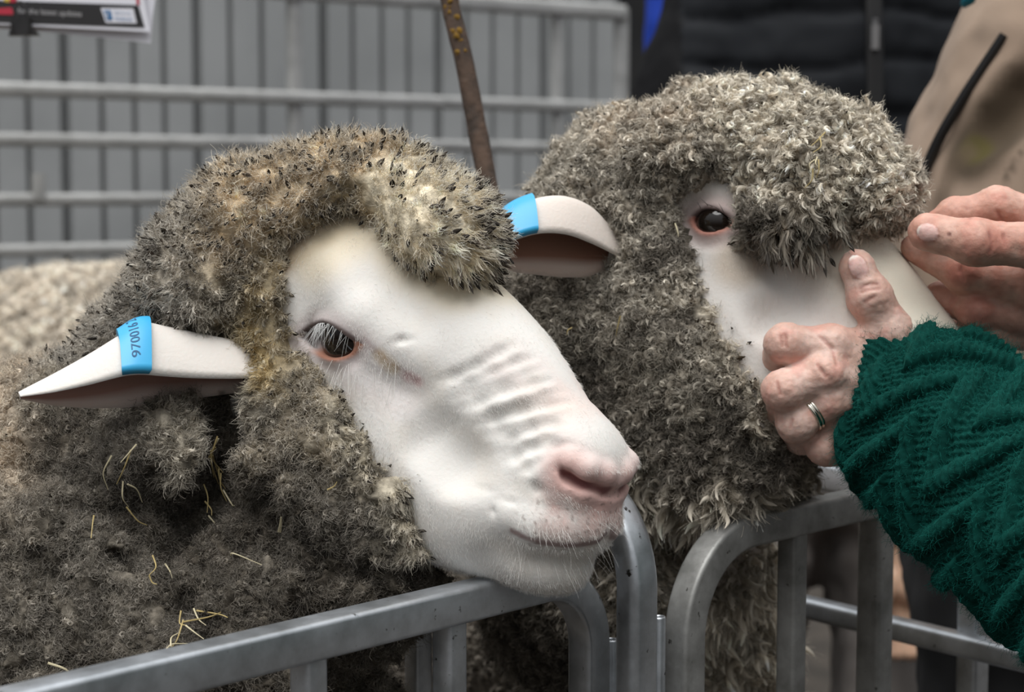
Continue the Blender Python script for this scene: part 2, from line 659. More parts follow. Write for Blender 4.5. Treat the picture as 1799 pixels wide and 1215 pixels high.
def sweep_plane(mb, path, prof, nrm_v):
    """sweep keeping the outline square to the panel (its x axis along the panel's normal)"""
    t = nrm(np.gradient(path, axis=0))
    sd = np.broadcast_to(np.asarray(nrm_v, float), t.shape)
    un = nrm(np.cross(sd, t))
    G = path[:, None] + sd[:, None] * prof[None, :, :1] + un[:, None] * prof[None, :, 1:]
    mb.grid(G, closed_v=True)
    for row, fl in ((G[0], 0), (G[-1], 1)):
        k = len(row)
        tri = np.stack([np.arange(k), np.roll(np.arange(k), -1), np.full(k, k)], -1)
        mb.add(np.vstack([row, row.mean(0)]), None, tri[:, ::-1] if fl else tri)

def post(mb, o, u, n, s, z0, z1, w, d=None, off=0.0):
    M = np.eye(4)
    M[:3, 0] = u; M[:3, 1] = n; M[:3, 2] = (0, 0, 1)
    M[:3, 3] = np.array([o[0], o[1], 0]) + u * s + n * off
    d = d or w
    G = np.array([[[*(q), z] for q in rprof(w, d, w * .18, 3)] for z in (z0, z1)])
    G = G @ M[:3, :3].T + M[:3, 3]
    mb.grid(G, closed_v=True)
    for row, fl in ((G[0], 0), (G[-1], 1)):
        k = len(row)
        tri = np.stack([np.arange(k), np.roll(np.arange(k), -1), np.full(k, k)], -1)
        mb.add(np.vstack([row, row.mean(0)]), None, tri[:, ::-1] if fl else tri)

def pin_tube(px, py, d, r_px, zb):
    """short open ended tube"""
    c = P(px, py, d)
    r = r_px * d / F
    th = np.linspace(0, 2 * np.pi, 28, endpoint=False)
    rows = []
    for rr_, z in ((r, zb), (r, c[2] - .001), (r * .93, c[2]), (r * .72, c[2]), (r * .66, c[2] - .001), (r * .66, zb)):
        rows.append(np.stack([c[0] + rr_ * np.cos(th), c[1] + rr_ * np.sin(th), np.full(28, z)], 1))
    return MB().grid(np.array(rows), closed_v=True)

def ground_pt(px, py, z):
    v = ray_dir(px, py)
    t = (z - CAM[2]) / v[2]
    return CAM + v * t

PROF = rprof(.0165, .0185, .0026)
# front left panel: the rail the left ram rests its chin over
ZR = .893
A0 = ground_pt(191, 1208, ZR); A1 = ground_pt(800, 1060, ZR)
uA = nrm((A1 - A0) * np.array([1, 1, 0])); nA = np.array([uA[1], -uA[0], 0])
lenA = np.linalg.norm((A1 - A0)[:2])
endA = lenA
for s_ in np.arange(lenA, lenA + .2, .0005):
    q = A0 + uA * s_
    if W / 2 + F * q[0] / ((q - CAM) @ FWD) > 1036: break
    endA = s_
panA = empty('pen_gate', (A0[0], A0[1], FLOOR))
tag(panA, 'galvanised pen panel in front whose rail runs under the left ram\'s chin', 'fence panel', 'front pen panels')
mb = MB()
sweep_plane(mb, bent_rail(A0, uA, -1.3, endA, ZR, .040, FLOOR + .02), PROF, nA)
fr = mb.build('frame_tube', M_GALV, panA)
def s_at(o, u, px):
    """distance along a panel at which it is seen at column px"""
    k = (px - W / 2) / F
    # (o + u s - cam) . right = k * (o + u s - cam) . fwd
    q = np.asarray(o) - CAM
    return (k * (q @ FWD) - q @ RIGHT) / (u @ RIGHT - k * (u @ FWD))
O_A = np.array([A0[0], A0[1], .85])
for px in (790, 543, 200, -200, -700):
    m = MB(); post(m, A0, uA, nA, s_at(O_A, uA, px), FLOOR + .03, ZR - .006, .0135); m.build('upright_bar', M_GALV, panA)
for zb_ in (.55, .25):
    m = MB(); sweep_plane(m, np.array([[A0[0] + uA[0] * s, A0[1] + uA[1] * s, zb_] for s in np.linspace(-1.3, endA, 8)]), rprof(.014, .016, .004), nA); m.build('cross_rail', M_GALV, panA)
d_leg = float((A0 + uA * endA - CAM) @ FWD)
pin_tube(1073, 1122, d_leg + .012, 14, FLOOR + .3).build('hinge_sleeve', M_GALV, panA)

# divider between the two pens, bent end towards the camera
uD = -nrm(np.array([.60, -.80, 0])) * 1.0
D0 = P(1118, 1215, .965)
uD = nrm(np.array([-.62, .79, 0])); nD = np.array([uD[1], -uD[0], 0])
panD = empty('pen_gate', (D0[0], D0[1], FLOOR))
tag(panD, 'galvanised dividing panel with tall curved end just behind the left ram\'s chin', 'fence panel', 'front pen panels')
mb = MB()
sweep_plane(mb, bent_rail(D0, uD, .42, 0.0, .944, .055, FLOOR + .02), rprof(.019, .017, .005), nD)
mb.build('frame_tube', M_GALV, panD)
for s_ in (.20, .415):
    m = MB(); post(m, D0, uD, nD, s_, FLOOR, .93, .0135); m.build('upright_bar', M_GALV, panD)
pin_tube(1156, 1082, .985, 13.5, FLOOR + .3).build('hinge_sleeve', M_GALV, panD)

# right front panel
ZG = .907
B1 = ground_pt(1330, 925, ZG); B2 = ground_pt(1515, 884, ZG)
uB = nrm((B2 - B1) * np.array([1, 1, 0])); nB = np.array([uB[1], -uB[0], 0])
O_B = np.array([B1[0], B1[1], .86])
sB0 = s_at(O_B, uB, 1203); sB1 = s_at(O_B, uB, 1538)
panB = empty('pen_gate', (B1[0] + uB[0] * sB0, B1[1] + uB[1] * sB0, FLOOR))
tag(panB, 'weathered pen panel with rounded corner in front of the right ram\'s chest', 'fence panel', 'front pen panels')
mb = MB()
sweep_plane(mb, bent_rail(B1, uB, sB1 + .009, sB0, ZG, .055, FLOOR + .02), PROF, nB)
mb.build('frame_tube', M_GALV_OLD, panB)
m = MB(); post(m, B1, uB, nB, s_at(O_B, uB, 1391), FLOOR + .03, ZG - .006, .0135); m.build('upright_bar', M_GALV_OLD, panB)
m = MB(); post(m, B1, uB, nB, sB1, FLOOR + .02, ZG - .004, .0175); m.build('end_post', M_GALV_OLD, panB)
for zb_ in (.55, .25):
    m = MB(); sweep_plane(m, np.array([[B1[0] + uB[0] * s, B1[1] + uB[1] * s, zb_] for s in np.linspace(sB0, sB1, 6)]), rprof(.014, .016, .004), nB); m.build('cross_rail', M_GALV_OLD, panB)

# side panel that comes towards the camera on the right, behind the green sleeve
uC = nrm(np.array([.62, -.78, 0])); nC = np.array([-uC[1], uC[0], 0]) * -1
C0 = np.array([.2035, CAM[1] + 1.3 * FWD[1], 0]); C0[1] = 1.30
panC = empty('pen_gate', (C0[0], C0[1], FLOOR))
tag(panC, 'galvanised side panel behind the green sleeve running from the right ram', 'fence panel', 'front pen panels')
O_C = np.array([C0[0], C0[1], .85])
mb = MB()
def lineC(z, s0=.0, s1=.62): return np.array([[C0[0] + uC[0] * s, C0[1] + uC[1] * s, z] for s in np.linspace(s0, s1, 8)])
sweep_plane(mb, lineC(.897), PROF, nC)
mb.build('top_rail', M_GALV, panC)
m = MB(); sweep_plane(m, lineC(.800), rprof(.016, .015, .004), nC); m.build('cross_rail', M_GALV, panC)
for z_ in (.62, .42, .22):
    m = MB(); sweep_plane(m, lineC(z_), rprof(.016, .015, .004), nC); m.build('cross_rail', M_GALV, panC)
for px in (1692, 1815):
    m = MB(); post(m, C0, uC, nC, s_at(O_C, uC, px), FLOOR, .89, .0165, off=-.012 if px > 1500 else 0); m.build('upright_bar', M_GALV, panC)

# yard panel in front of the wall
R0_ = P(0, 330, 3.0); uR = wdir; nR = wn_
O_R = np.array([R0_[0], R0_[1], 1.1])
panR = empty('yard_panel', (R0_[0], R0_[1], FLOOR))
tag(panR, 'long grey railed yard panel standing in front of the sheet iron wall', 'fence panel')
sEnd = s_at(O_R, uR, 1092)
def lineR(z, s0, s1): return np.array([[R0_[0] + uR[0] * s, R0_[1] + uR[1] * s, z] for s in np.linspace(s0, s1, 6)])
for z_, hh_, s0_ in ((1.452, .030, s_at(O_R, uR, 430)), (1.262, .024, -.6), (1.180, .023, -.6), (1.081, .022, -.6), (.997, .022, -.6), (.91, .022, -.6), (.82, .022, -.6), (.60, .022, -.6), (.35, .022, -.6)):
    m = MB(); sweep_plane(m, lineR(z_, s0_, sEnd), rprof(.030, hh_, .008), nR); m.build('rail', M_RAIL, panR)
for px, w_, z0_, z1_ in ((1092, .030, FLOOR, 1.462), (980, .020, FLOOR, 1.44), (521, .024, FLOOR, 1.44), (-120, .024, FLOOR, 1.27)):
    m = MB(); post(m, R0_, uR, nR, s_at(O_R, uR, px), z0_, z1_, w_, .02, off=-.004); m.build('upright_bar', M_RAIL, panR)
m = MB(); post(m, R0_, uR, nR, s_at(O_R, uR, 64), 1.081, 1.125, .022, .016, off=.01); m.build('latch_lug', M_RAIL, panR)
# ---------------------------------------------------------------- left sheep
def head_frame(pitch, yaw, roll):
    p, y, r = map(math.radians, (pitch, yaw, roll))
    a = np.array([math.cos(p) * math.cos(y), math.sin(p) * math.cos(y), -math.sin(y)])
    z = np.array([0, 0, -1.0])
    b0 = nrm(z - (z @ a) * a)
    c0 = np.cross(b0, a)
    if c0[1] > 0: c0 = -c0
    b = math.cos(r) * b0 - math.sin(r) * c0
    c = math.cos(r) * c0 + math.sin(r) * b0
    B = np.stack([RIGHT, -UP, FWD], 1)
    return np.stack([B @ a, B @ b, B @ c], 1)       # columns: forwards, near side, crown

class Head:
    """a ram's head in its own axes: a towards the nose, b towards the near side, c towards the crown"""
    def __init__(s, eye, eye_b, R, sc=1.0):
        s.R, s.sc = R, sc
        s.O = np.asarray(eye) - R[:, 1] * eye_b * sc
    def w(s, a, b, c):
        return s.O + s.R @ (np.array([a, b, c], float) * s.sc)
    def loc(s, p):
        return (np.asarray(p) - s.O) @ s.R / s.sc
    def both(s, f, c, r, rot=0.0, k=0.012, sub=False):
        for sg in (1, -1):
            s.one(f, (c[0], c[1] * sg, c[2]), r, rot, k, sub)
    def one(s, f, c, r, rot=0.0, k=0.012, sub=False):
        """rot turns the radii in the a-c plane (degrees, nose up)"""
        q = math.radians(rot)
        M = np.array([[math.cos(q), 0, -math.sin(q)], [0, 1, 0], [math.sin(q), 0, math.cos(q)]])
        f.ell(s.w(*c), np.asarray(r) * s.sc, s.R @ M, k, sub)
    def mirror(s, p):
        q = s.loc(p)
        q = q * np.array([1, -1, 1])
        return s.O + (q * s.sc) @ s.R.T

def ram_head_field(hd, h=0.0013, skull=((-.045, 0, -.005), (.080, .058, .062))):
    lo = np.array([9.0] * 3)
    hi = -lo
    for a in (-.15, .19):
        for b in (-.085, .085):
            for c in (-.13, .09):
                q = hd.w(a, b, c)
                lo, hi = np.minimum(lo, q), np.maximum(hi, q)
    f = Field(lo, hi, h)
    one, both = hd.one, hd.both
    one(f, *skull)
    one(f, (.030, 0, .010), (.075, .040, .044), -8)               # forehead
    one(f, (.080, 0, .006), (.070, .032, .041), -14, k=.015)      # roman nose
    one(f, (.122, 0, .001), (.031, .030, .036), -10, k=.014)     # muzzle
    both(f, (.127, .011, .012), (.018, .013, .017), -10, k=.010)  # nostril wings
    one(f, (.138, 0, -.014), (.021, .024, .018), 0, k=.010)       # upper lip
    both(f, (.116, .021, -.020), (.028, .015, .018), -5, k=.010)  # lip pads
    one(f, (.138, 0, -.036), (.023, .021, .017), 0, k=.007)       # chin
    both(f, (.105, .014, -.048), (.045, .017, .016), 12, k=.014)
    both(f, (.065, .022, -.062), (.045, .018, .018), 8, k=.016)
    both(f, (.03, .033, -.044), (.085, .020, .032), 8, k=.02)     # jaw and cheek
    both(f, (-.045, .040, -.060), (.05, .022, .05), 0, k=.02)
    one(f, (.04, 0, -.060), (.09, .03, .022), 6, k=.015)
    both(f, (-.006, .045, .014), (.030, .011, .010), -25, k=.018) # brow over the eye
    both(f, (.030, .042, -.020), (.035, .010, .012), -30, k=.016) # cheek bone
    return f

def carve_eye(hd, f, sides, ctr, ua, r=.0185, hw=.0205, hh=.0088):
    """orbit with two lids around an almond opening; returns [(centre, u, v, n)] per side"""
    out = []
    for sg in sides:
        c = ctr if sg > 0 else hd.mirror(ctr)
        n = f.normal(c)
        u = np.asarray(ua, float)
        if sg < 0: u = hd.mirror(hd.O + u) - hd.O
        u = nrm(u - (u @ n) * n)
        v = np.cross(n, u)
        if v @ hd.R[:, 2] < 0: v = -v
        out.append((c - n * (r - .0030), u, v, n))
    for c, u, v, n in out:
        f.ell(c, (.024,) * 3, k=.012, sub=False) if False else None
        f.ell(c + n * .0125, (.022, .014, .006), np.stack([u, v, n], 1), .006, sub=True)      # shallow hollow of the orbit
        f.ell(c, (r + .0022,) * 3, k=.005)
        sl = f._box(c - .03, c + .03)
        X, Y, Z = f._pts(sl)
        p = np.stack(np.broadcast_arrays(X - c[0], Y - c[1], Z - c[2]), -1).astype(np.float32)
        pu, pv, pn = p @ u.astype(np.float32), p @ v.astype(np.float32), p @ n.astype(np.float32)
        R0 = (hw * hw + hh * hh) / (2 * hh)
        o = R0 - hh
        d = np.maximum(np.hypot(pu, pv + o) - R0, np.hypot(pu, pv - o) - R0)
        d = np.maximum(d, .003 - pn)
        f._mix(sl, d.astype(np.float32), .002, sub=True)
    return out

def groove(hd, f, pts, r, depth, k=.003, both=True, lift=0.0):
    """soft furrow along surface points given as places in the photograph"""
    q = [f.hit(*p) for p in pts]
    q = [p + f.normal(p) * (r - depth) for p in q]
    fs = [q] + ([[hd.mirror(p) for p in q]] if both else [])
    for z in fs:
        n = len(z)
        rr = [r * (0.55 if i in (0, n - 1) else 1.0) for i in range(n)]
        zz = [p + f.normal(p) * (r - rr[i]) for i, p in enumerate(z)]
        f.chain(zz, rr, k, sub=True)
    return q

def ridge(hd, f, pts, r, out, k=.004, both=True):
    q = [f.hit(*p) for p in pts]
    q = [p - f.normal(p) * (r - out) for p in q]
    for z in [q] + ([[hd.mirror(p) for p in q]] if both else []):
        f.chain(z, r, k)
    return q

def ear_surface(rows, n_v=24, n_u=48, thick=.0016):
    """rows: base to tip, each three (px, py, d): front margin, back ridge, hind margin"""
    A = np.array([[P(*q) for q in r] for r in rows])               # (k,3,3)
    A = np.stack([catmull(A[:, i], 10) for i in range(3)], 1)
    t = np.linspace(0, len(A) - 1, n_u)
    i = np.clip(t.astype(int), 0, len(A) - 2)
    f = (t - i)[:, None, None]
    A = A[i] * (1 - f) + A[i + 1] * f
    v = np.linspace(0, 1, n_v)[None, :, None]
    m1, tp, m2 = A[:, None, 0], A[:, None, 1], A[:, None, 2]
    ct = 2 * tp - 0.5 * (m1 + m2)
    S = (1 - v) ** 2 * m1 + 2 * v * (1 - v) * ct + v ** 2 * m2
    du = np.gradient(S, axis=0)
    dv = np.gradient(S, axis=1)
    N = nrm(np.cross(du, dv))
    if (N[n_u // 3, n_v // 2] @ (tp[n_u // 3, 0] - .5 * (m1 + m2)[n_u // 3, 0])) < 0: N = -N
    return S, N

def add_ear(mb, cols, S, N, thick, c_out, c_in, c_in2):
    nu, nv = S.shape[:2]
    w = (np.sin(np.linspace(0, np.pi, nv)) ** 0.5)[None, :, None] * (1 - .5 * np.linspace(0, 1, nu) ** 3)[:, None, None]
    G = np.concatenate([S + N * thick * w * .6, (S - N * thick * w * .4)[:, ::-1]], 1)
    mb.grid(G, closed_v=True)
    c = np.zeros(G.shape)
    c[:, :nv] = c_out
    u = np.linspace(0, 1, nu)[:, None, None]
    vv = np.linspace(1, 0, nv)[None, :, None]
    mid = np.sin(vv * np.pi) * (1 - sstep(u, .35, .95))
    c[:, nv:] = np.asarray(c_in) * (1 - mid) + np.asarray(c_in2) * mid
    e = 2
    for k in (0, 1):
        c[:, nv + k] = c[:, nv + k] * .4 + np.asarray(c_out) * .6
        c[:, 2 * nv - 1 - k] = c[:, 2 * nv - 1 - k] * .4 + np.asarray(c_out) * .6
    cols.append(c.reshape(-1, 3))
    mb.add(np.vstack([G[-1], G[-1].mean(0)]), None, np.stack([np.arange(2 * nv), np.roll(np.arange(2 * nv), -1), np.full(2 * nv, 2 * nv)], -1))
    cols.append(np.tile(c_out, (2 * nv + 1, 1)))

def far_ear(hd, S, N):
    """the ear of the far side: mirrored and laid back along the neck"""
    p = hd.loc(hd.mirror(S.reshape(-1, 3)))
    n = (np.stack([hd.mirror(hd.O + x) - hd.O for x in N.reshape(-1, 3)])) @ hd.R
    base = p[:S.shape[1]].mean(0)
    q = math.radians(-58)
    M = np.array([[math.cos(q), -math.sin(q), 0], [math.sin(q), math.cos(q), 0], [0, 0, 1]])
    t = (p - base) @ M.T
    if t[-S.shape[1]:, 0].mean() > 0 or abs(t[-S.shape[1]:, 1].mean()) > abs((p - base)[-S.shape[1]:, 1].mean()):
        M = M.T
        t = (p - base) @ M.T
    p = t + base + np.array([0, .022, -.03])
    return (hd.O + (p * hd.sc) @ hd.R.T).reshape(S.shape), ((n @ M.T) @ hd.R.T).reshape(N.shape)
# ---- left ram: head
RA = head_frame(42, 28, 25)
HA = Head(P(592, 597, .93), .058, RA)
fA = ram_head_field(HA, float(os.environ.get('VOX', '0.0013')))
cA = fA.hit(584, 597)
EYES_A = carve_eye(HA, fA, (1, -1), cA, fA.hit(640, 604) - fA.hit(545, 594))
# furrow from the eye down the tear duct, and folds in front of the eye
groove(HA, fA, [(636, 592), (650, 607), (667, 622), (700, 646), (733, 668)], .0030, .0034, .004)
ridge(HA, fA, [(636, 566), (652, 592), (674, 614), (720, 642)], .011, .0012, .012)
groove(HA, fA, [(685, 603), (706, 597), (728, 596)], .0018, .0012, .002)
groove(HA, fA, [(745, 735), (762, 775), (800, 822), (858, 862)], .012, .0030, .012)
# wrinkles across the nose
WR_END = [(905, 606), (935, 628), (950, 648), (966, 668), (982, 688), (998, 707), (996, 727), (990, 744), (982, 760), (976, 773), (970, 787)]
for i, (x1, y1) in enumerate(WR_END):
    x0, y0 = 776 + 13 * i + (9 if i % 3 == 1 else -5), 668 + 15.6 * i
    xm, ym = (x0 + x1) / 2, (y0 + y1) / 2 + (6, -3, 2, -5)[i % 4]
    groove(HA, fA, [(x0, y0), (x0 * .6 + xm * .4, y0 * .6 + ym * .4 + 3), (xm, ym), (x1 * .6 + xm * .4, y1 * .6 + ym * .4 - 2), (x1, y1)], .0024, (.0006, .0010, .0008, .0011)[i % 4], .004)
for p in ([(838, 856), (862, 862)], [(880, 877), (900, 884), (917, 887)], [(925, 848), (943, 858), (960, 864)], [(940, 790), (975, 782), (1005, 780)]):
    groove(HA, fA, p, .0022, .0011, .003)
# nostril
nq = groove(HA, fA, [(984, 822), (1000, 836), (1025, 850), (1064, 860), (1088, 868)], .0042, .0052, .002)
ridge(HA, fA, [(1002, 815), (1030, 832), (1062, 842), (1090, 850)], .0050, .0022, .004)
# mouth
mq = groove(HA, fA, [(868, 897), (883, 919), (914, 939), (952, 952), (991, 957), (1031, 955), (1057, 946), (1075, 930)], .0022, .0028, .003)
ridge(HA, fA, [(900, 900), (940, 928), (991, 940), (1040, 936)], .008, .0016, .008)
V, Q = fA.mesh()
L = HA.loc(V)
Ls = L * np.array([1, 1, 1])
Ls[:, 1] = np.abs(Ls[:, 1])
NVm = mesh_normals(V, Q)
white = np.array([.74, .715, .68])
col = np.tile(white, (len(V), 1))
col = blend(col, .35 * sstep(fbm(V, 40), -.1, .6), (.74, .68, .60))
# cream where the wool starts on the brow
col = blend(col, .55 * sstep(L[:, 2], .03, .055) * (1 - sstep(L[:, 0], .0, .05)), (.72, .62, .46))
tan_ = np.array([fA.hit(*p) for p in ((620, 385), (575, 415), (530, 440), (490, 462))])
col = blend(col, .8 * (1 - sstep(seg_dist(V, tan_), .003, .012)), (.42, .28, .14))
crm_ = np.array([fA.hit(*p) for p in ((560, 450), (630, 395), (690, 400), (730, 460), (800, 500), (870, 500))])
col = blend(col, .75 * (1 - sstep(seg_dist(V, crm_), .006, .026)), (.73, .63, .46))
def near(px):
    q = HA.loc(np.array([fA.hit(*p) for p in px]))
    q[:, 1] = np.abs(q[:, 1])
    return seg_dist(Ls, q) if len(q) > 1 else np.linalg.norm(Ls - q[0], axis=1)
col = blend(col, .55 * (1 - sstep(near([(640, 597), (667, 622), (700, 646), (733, 668)]), .0006, .0030)), (.30, .22, .21))
col = blend(col, .30 * (1 - sstep(near([(600, 640), (660, 660), (700, 690)]), .006, .022)), (.62, .54, .56))
col = blend(col, .35 * (1 - sstep(near([(900, 640), (960, 690), (985, 740)]), .006, .022)) * (.7 + .6 * fbm(V, 70)), (.74, .58, .54))
pink = (.66, .38, .34)
dn = near([(1000, 830), (1030, 848), (1064, 858), (1090, 868)])
col = blend(col, .85 * (1 - sstep(dn, .005, .020)), pink)
col = blend(col, .75 * (1 - sstep(near([(1000, 885), (1050, 900), (1080, 895)]), .007, .022)) * (.6 + .5 * fbm(V, 160)), (.62, .40, .36))
col = blend(col, .5 * (1 - sstep(near([(960, 935), (1010, 940), (1050, 930)]), .002, .009)), (.60, .42, .38))
sp = noise(V, 420)
col = blend(col, .65 * sstep(sp, .34, .5) * (1 - sstep(near([(960, 920), (1020, 920), (1080, 895)]), .008, .02)), (.20, .13, .11))
col = blend(col, .9 * (1 - sstep(near([(990, 828), (1025, 850), (1066, 860)]), .001, .0045)) * (NVm @ FWD > -2), (.20, .06, .06))
col = blend(col, .9 * (1 - sstep(near([(900, 932), (914, 939), (952, 952), (991, 957), (1031, 955), (1057, 946), (1075, 930)]), .0008, .0026)), (.28, .19, .18))
col = blend(col, .35 * (1 - sstep(near([(985, 700), (1020, 712)]), .003, .014)), (.74, .55, .48))
for (c, u, v, n) in EYES_A:
    q = V - c
    qu, qv, qn = q @ u, q @ v, q @ n
    R0 = (.0205 ** 2 + .0088 ** 2) / (2 * .0088)
    o = R0 - .0088
    d = np.maximum(np.hypot(qu, qv + o) - R0, np.hypot(qu, qv - o) - R0)
    d[qn < 0] = 1
    col = blend(col, .55 * (1 - sstep(d, .002, .012)), (.50, .40, .40))
    rim = 1 - sstep(d, .0008, .0032)
    col = blend(col, .95 * rim * (qv < .001) * sstep(qu * np.sign(u @ HA.R[:, 0]), -.017, -.008), (.43, .19, .12))
    col = blend(col, .95 * rim * (qv >= .001), (.13, .09, .085))
col = blend(col, .5 * (1 - sstep(near([(668, 625), (690, 645)]), .001, .006)), (.50, .33, .12))
col = blend(col, .6 * (1 - sstep(near([(715, 660), (735, 668)]), .001, .005)), (.60, .36, .36))
mbA = MB()
mbA.add(V, Q)
colsA = [col]
EAR_A = [((455, 664, .940), (455, 612, .955), (455, 684, .962)), ((400, 665, .932), (400, 603, .950), (400, 692, .957)),
         ((340, 664, .925), (340, 592, .945), (340, 700, .952)), ((290, 661, .918), (290, 582, .940), (290, 708, .946)),
         ((250, 658, .912), (250, 576, .935), (250, 713, .942)), ((215, 661, .908), (215, 596, .930), (215, 716, .938)),
         ((160, 675, .905), (160, 629, .924), (160, 717, .932)), ((100, 688, .903), (100, 661, .918), (100, 713, .925)),
         ((60, 694, .904), (60, 680, .915), (60, 706, .920)), ((36, 697, .906), (34, 692, .911), (36, 701, .914))]
SA, NA = ear_surface(EAR_A)
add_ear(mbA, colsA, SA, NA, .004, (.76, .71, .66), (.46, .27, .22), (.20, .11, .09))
# far ear, the same ear on the other side of the head
SA2, NA2 = far_ear(HA, SA, NA)
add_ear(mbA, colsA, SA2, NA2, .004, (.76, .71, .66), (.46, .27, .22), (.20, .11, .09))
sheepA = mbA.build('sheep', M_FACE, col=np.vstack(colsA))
tag(sheepA, 'ram at the front with bare white wrinkled face and black tipped topknot', 'sheep')
M_EYE = simple_mat('eye_black', (.012, .008, .006), .06, spec=.6)
for (c, u, v, n) in EYES_A:
    g = np.linspace(0, np.pi, 24)
    a = np.linspace(0, 2 * np.pi, 48, endpoint=False)
    G = np.stack([np.sin(g)[:, None] * np.cos(a)[None], np.sin(g)[:, None] * np.sin(a)[None], np.cos(g)[:, None] * np.ones(48)[None]], -1) * .0185
    MB().grid(G @ np.stack([u, v, n]) + c, closed_v=True).build('eye', M_EYE, sheepA)
# ---------------------------------------------------------------- wool
def fb(f, px, py, d, rx, ry, rz, rot=0.0, k=0.02, sub=False):
    """soft mass of wool: seen centre and radii in the photograph, rz its half depth in metres"""
    q = math.radians(rot)
    r = ray_dir(px, py)
    w = nrm(r)
    x = nrm(RIGHT - (RIGHT @ w) * w)
    y = np.cross(x, w)
    if y @ UP > 0: y = -y
    R = np.stack([x * math.cos(q) + y * math.sin(q), y * math.cos(q) - x * math.sin(q), w], 1)
    f.ell(P(px, py, d), (rx * d / F, ry * d / F, rz), R, k, sub)

def wchain(f, pts, r, k=0.012, sub=False):
    f.chain([P(*p) for p in pts], r, k, sub)

WKEYS = ('dens', 'L', 'r', 'conv', 'curl', 'freq', 'friz', 'darkp', 'sl', 'sr', 'lay', 'core')
def style(base, mid, tip, dens=40e3, L=.014, r=.0034, conv=.75, curl=.0006, freq=1.5, friz=.0012, darkp=.0, sl=.006, sr=.0009, lay=0.25, core=.0011, flow=(0, 0, 0)):
    return np.array([dens, L, r, conv, curl, freq, friz, darkp, sl, sr, lay, core, *base, *mid, *tip, *flow], float)

def anchor_mix(p, anchors, power=4.0):
    A = np.array([P(*a[0]) for a in anchors])
    S = np.array([a[1] for a in anchors])
    out = np.zeros((len(p), S.shape[1]))
    for i in range(0, len(p), 20000):
        q = p[i:i + 20000] 
        q = q + .012 * np.stack([fbm(q + 3, 28, 2), fbm(q + 7, 28, 2), fbm(q + 11, 28, 2)], 1)
        d = np.linalg.norm(q[:, None] - A[None], axis=2)
        w = 1 / (d + .004) ** power
        out[i:i + 20000] = (w / w.sum(1, keepdims=True)) @ S
    return out

def sample_mesh(V, Q, n, g):
    a, b, c, d = V[Q[:, 0]], V[Q[:, 1]], V[Q[:, 2]], V[Q[:, 3]]
    ar = .5 * np.linalg.norm(np.cross(c - a, d - b), axis=1)
    cum = np.cumsum(ar)
    j = np.searchsorted(cum, g.random(n) * cum[-1])
    u, v = g.random((2, n))[:, :, None]
    return a[j] * (1 - u) * (1 - v) + b[j] * u * (1 - v) + c[j] * u * v + d[j] * (1 - u) * v, j, cum[-1]

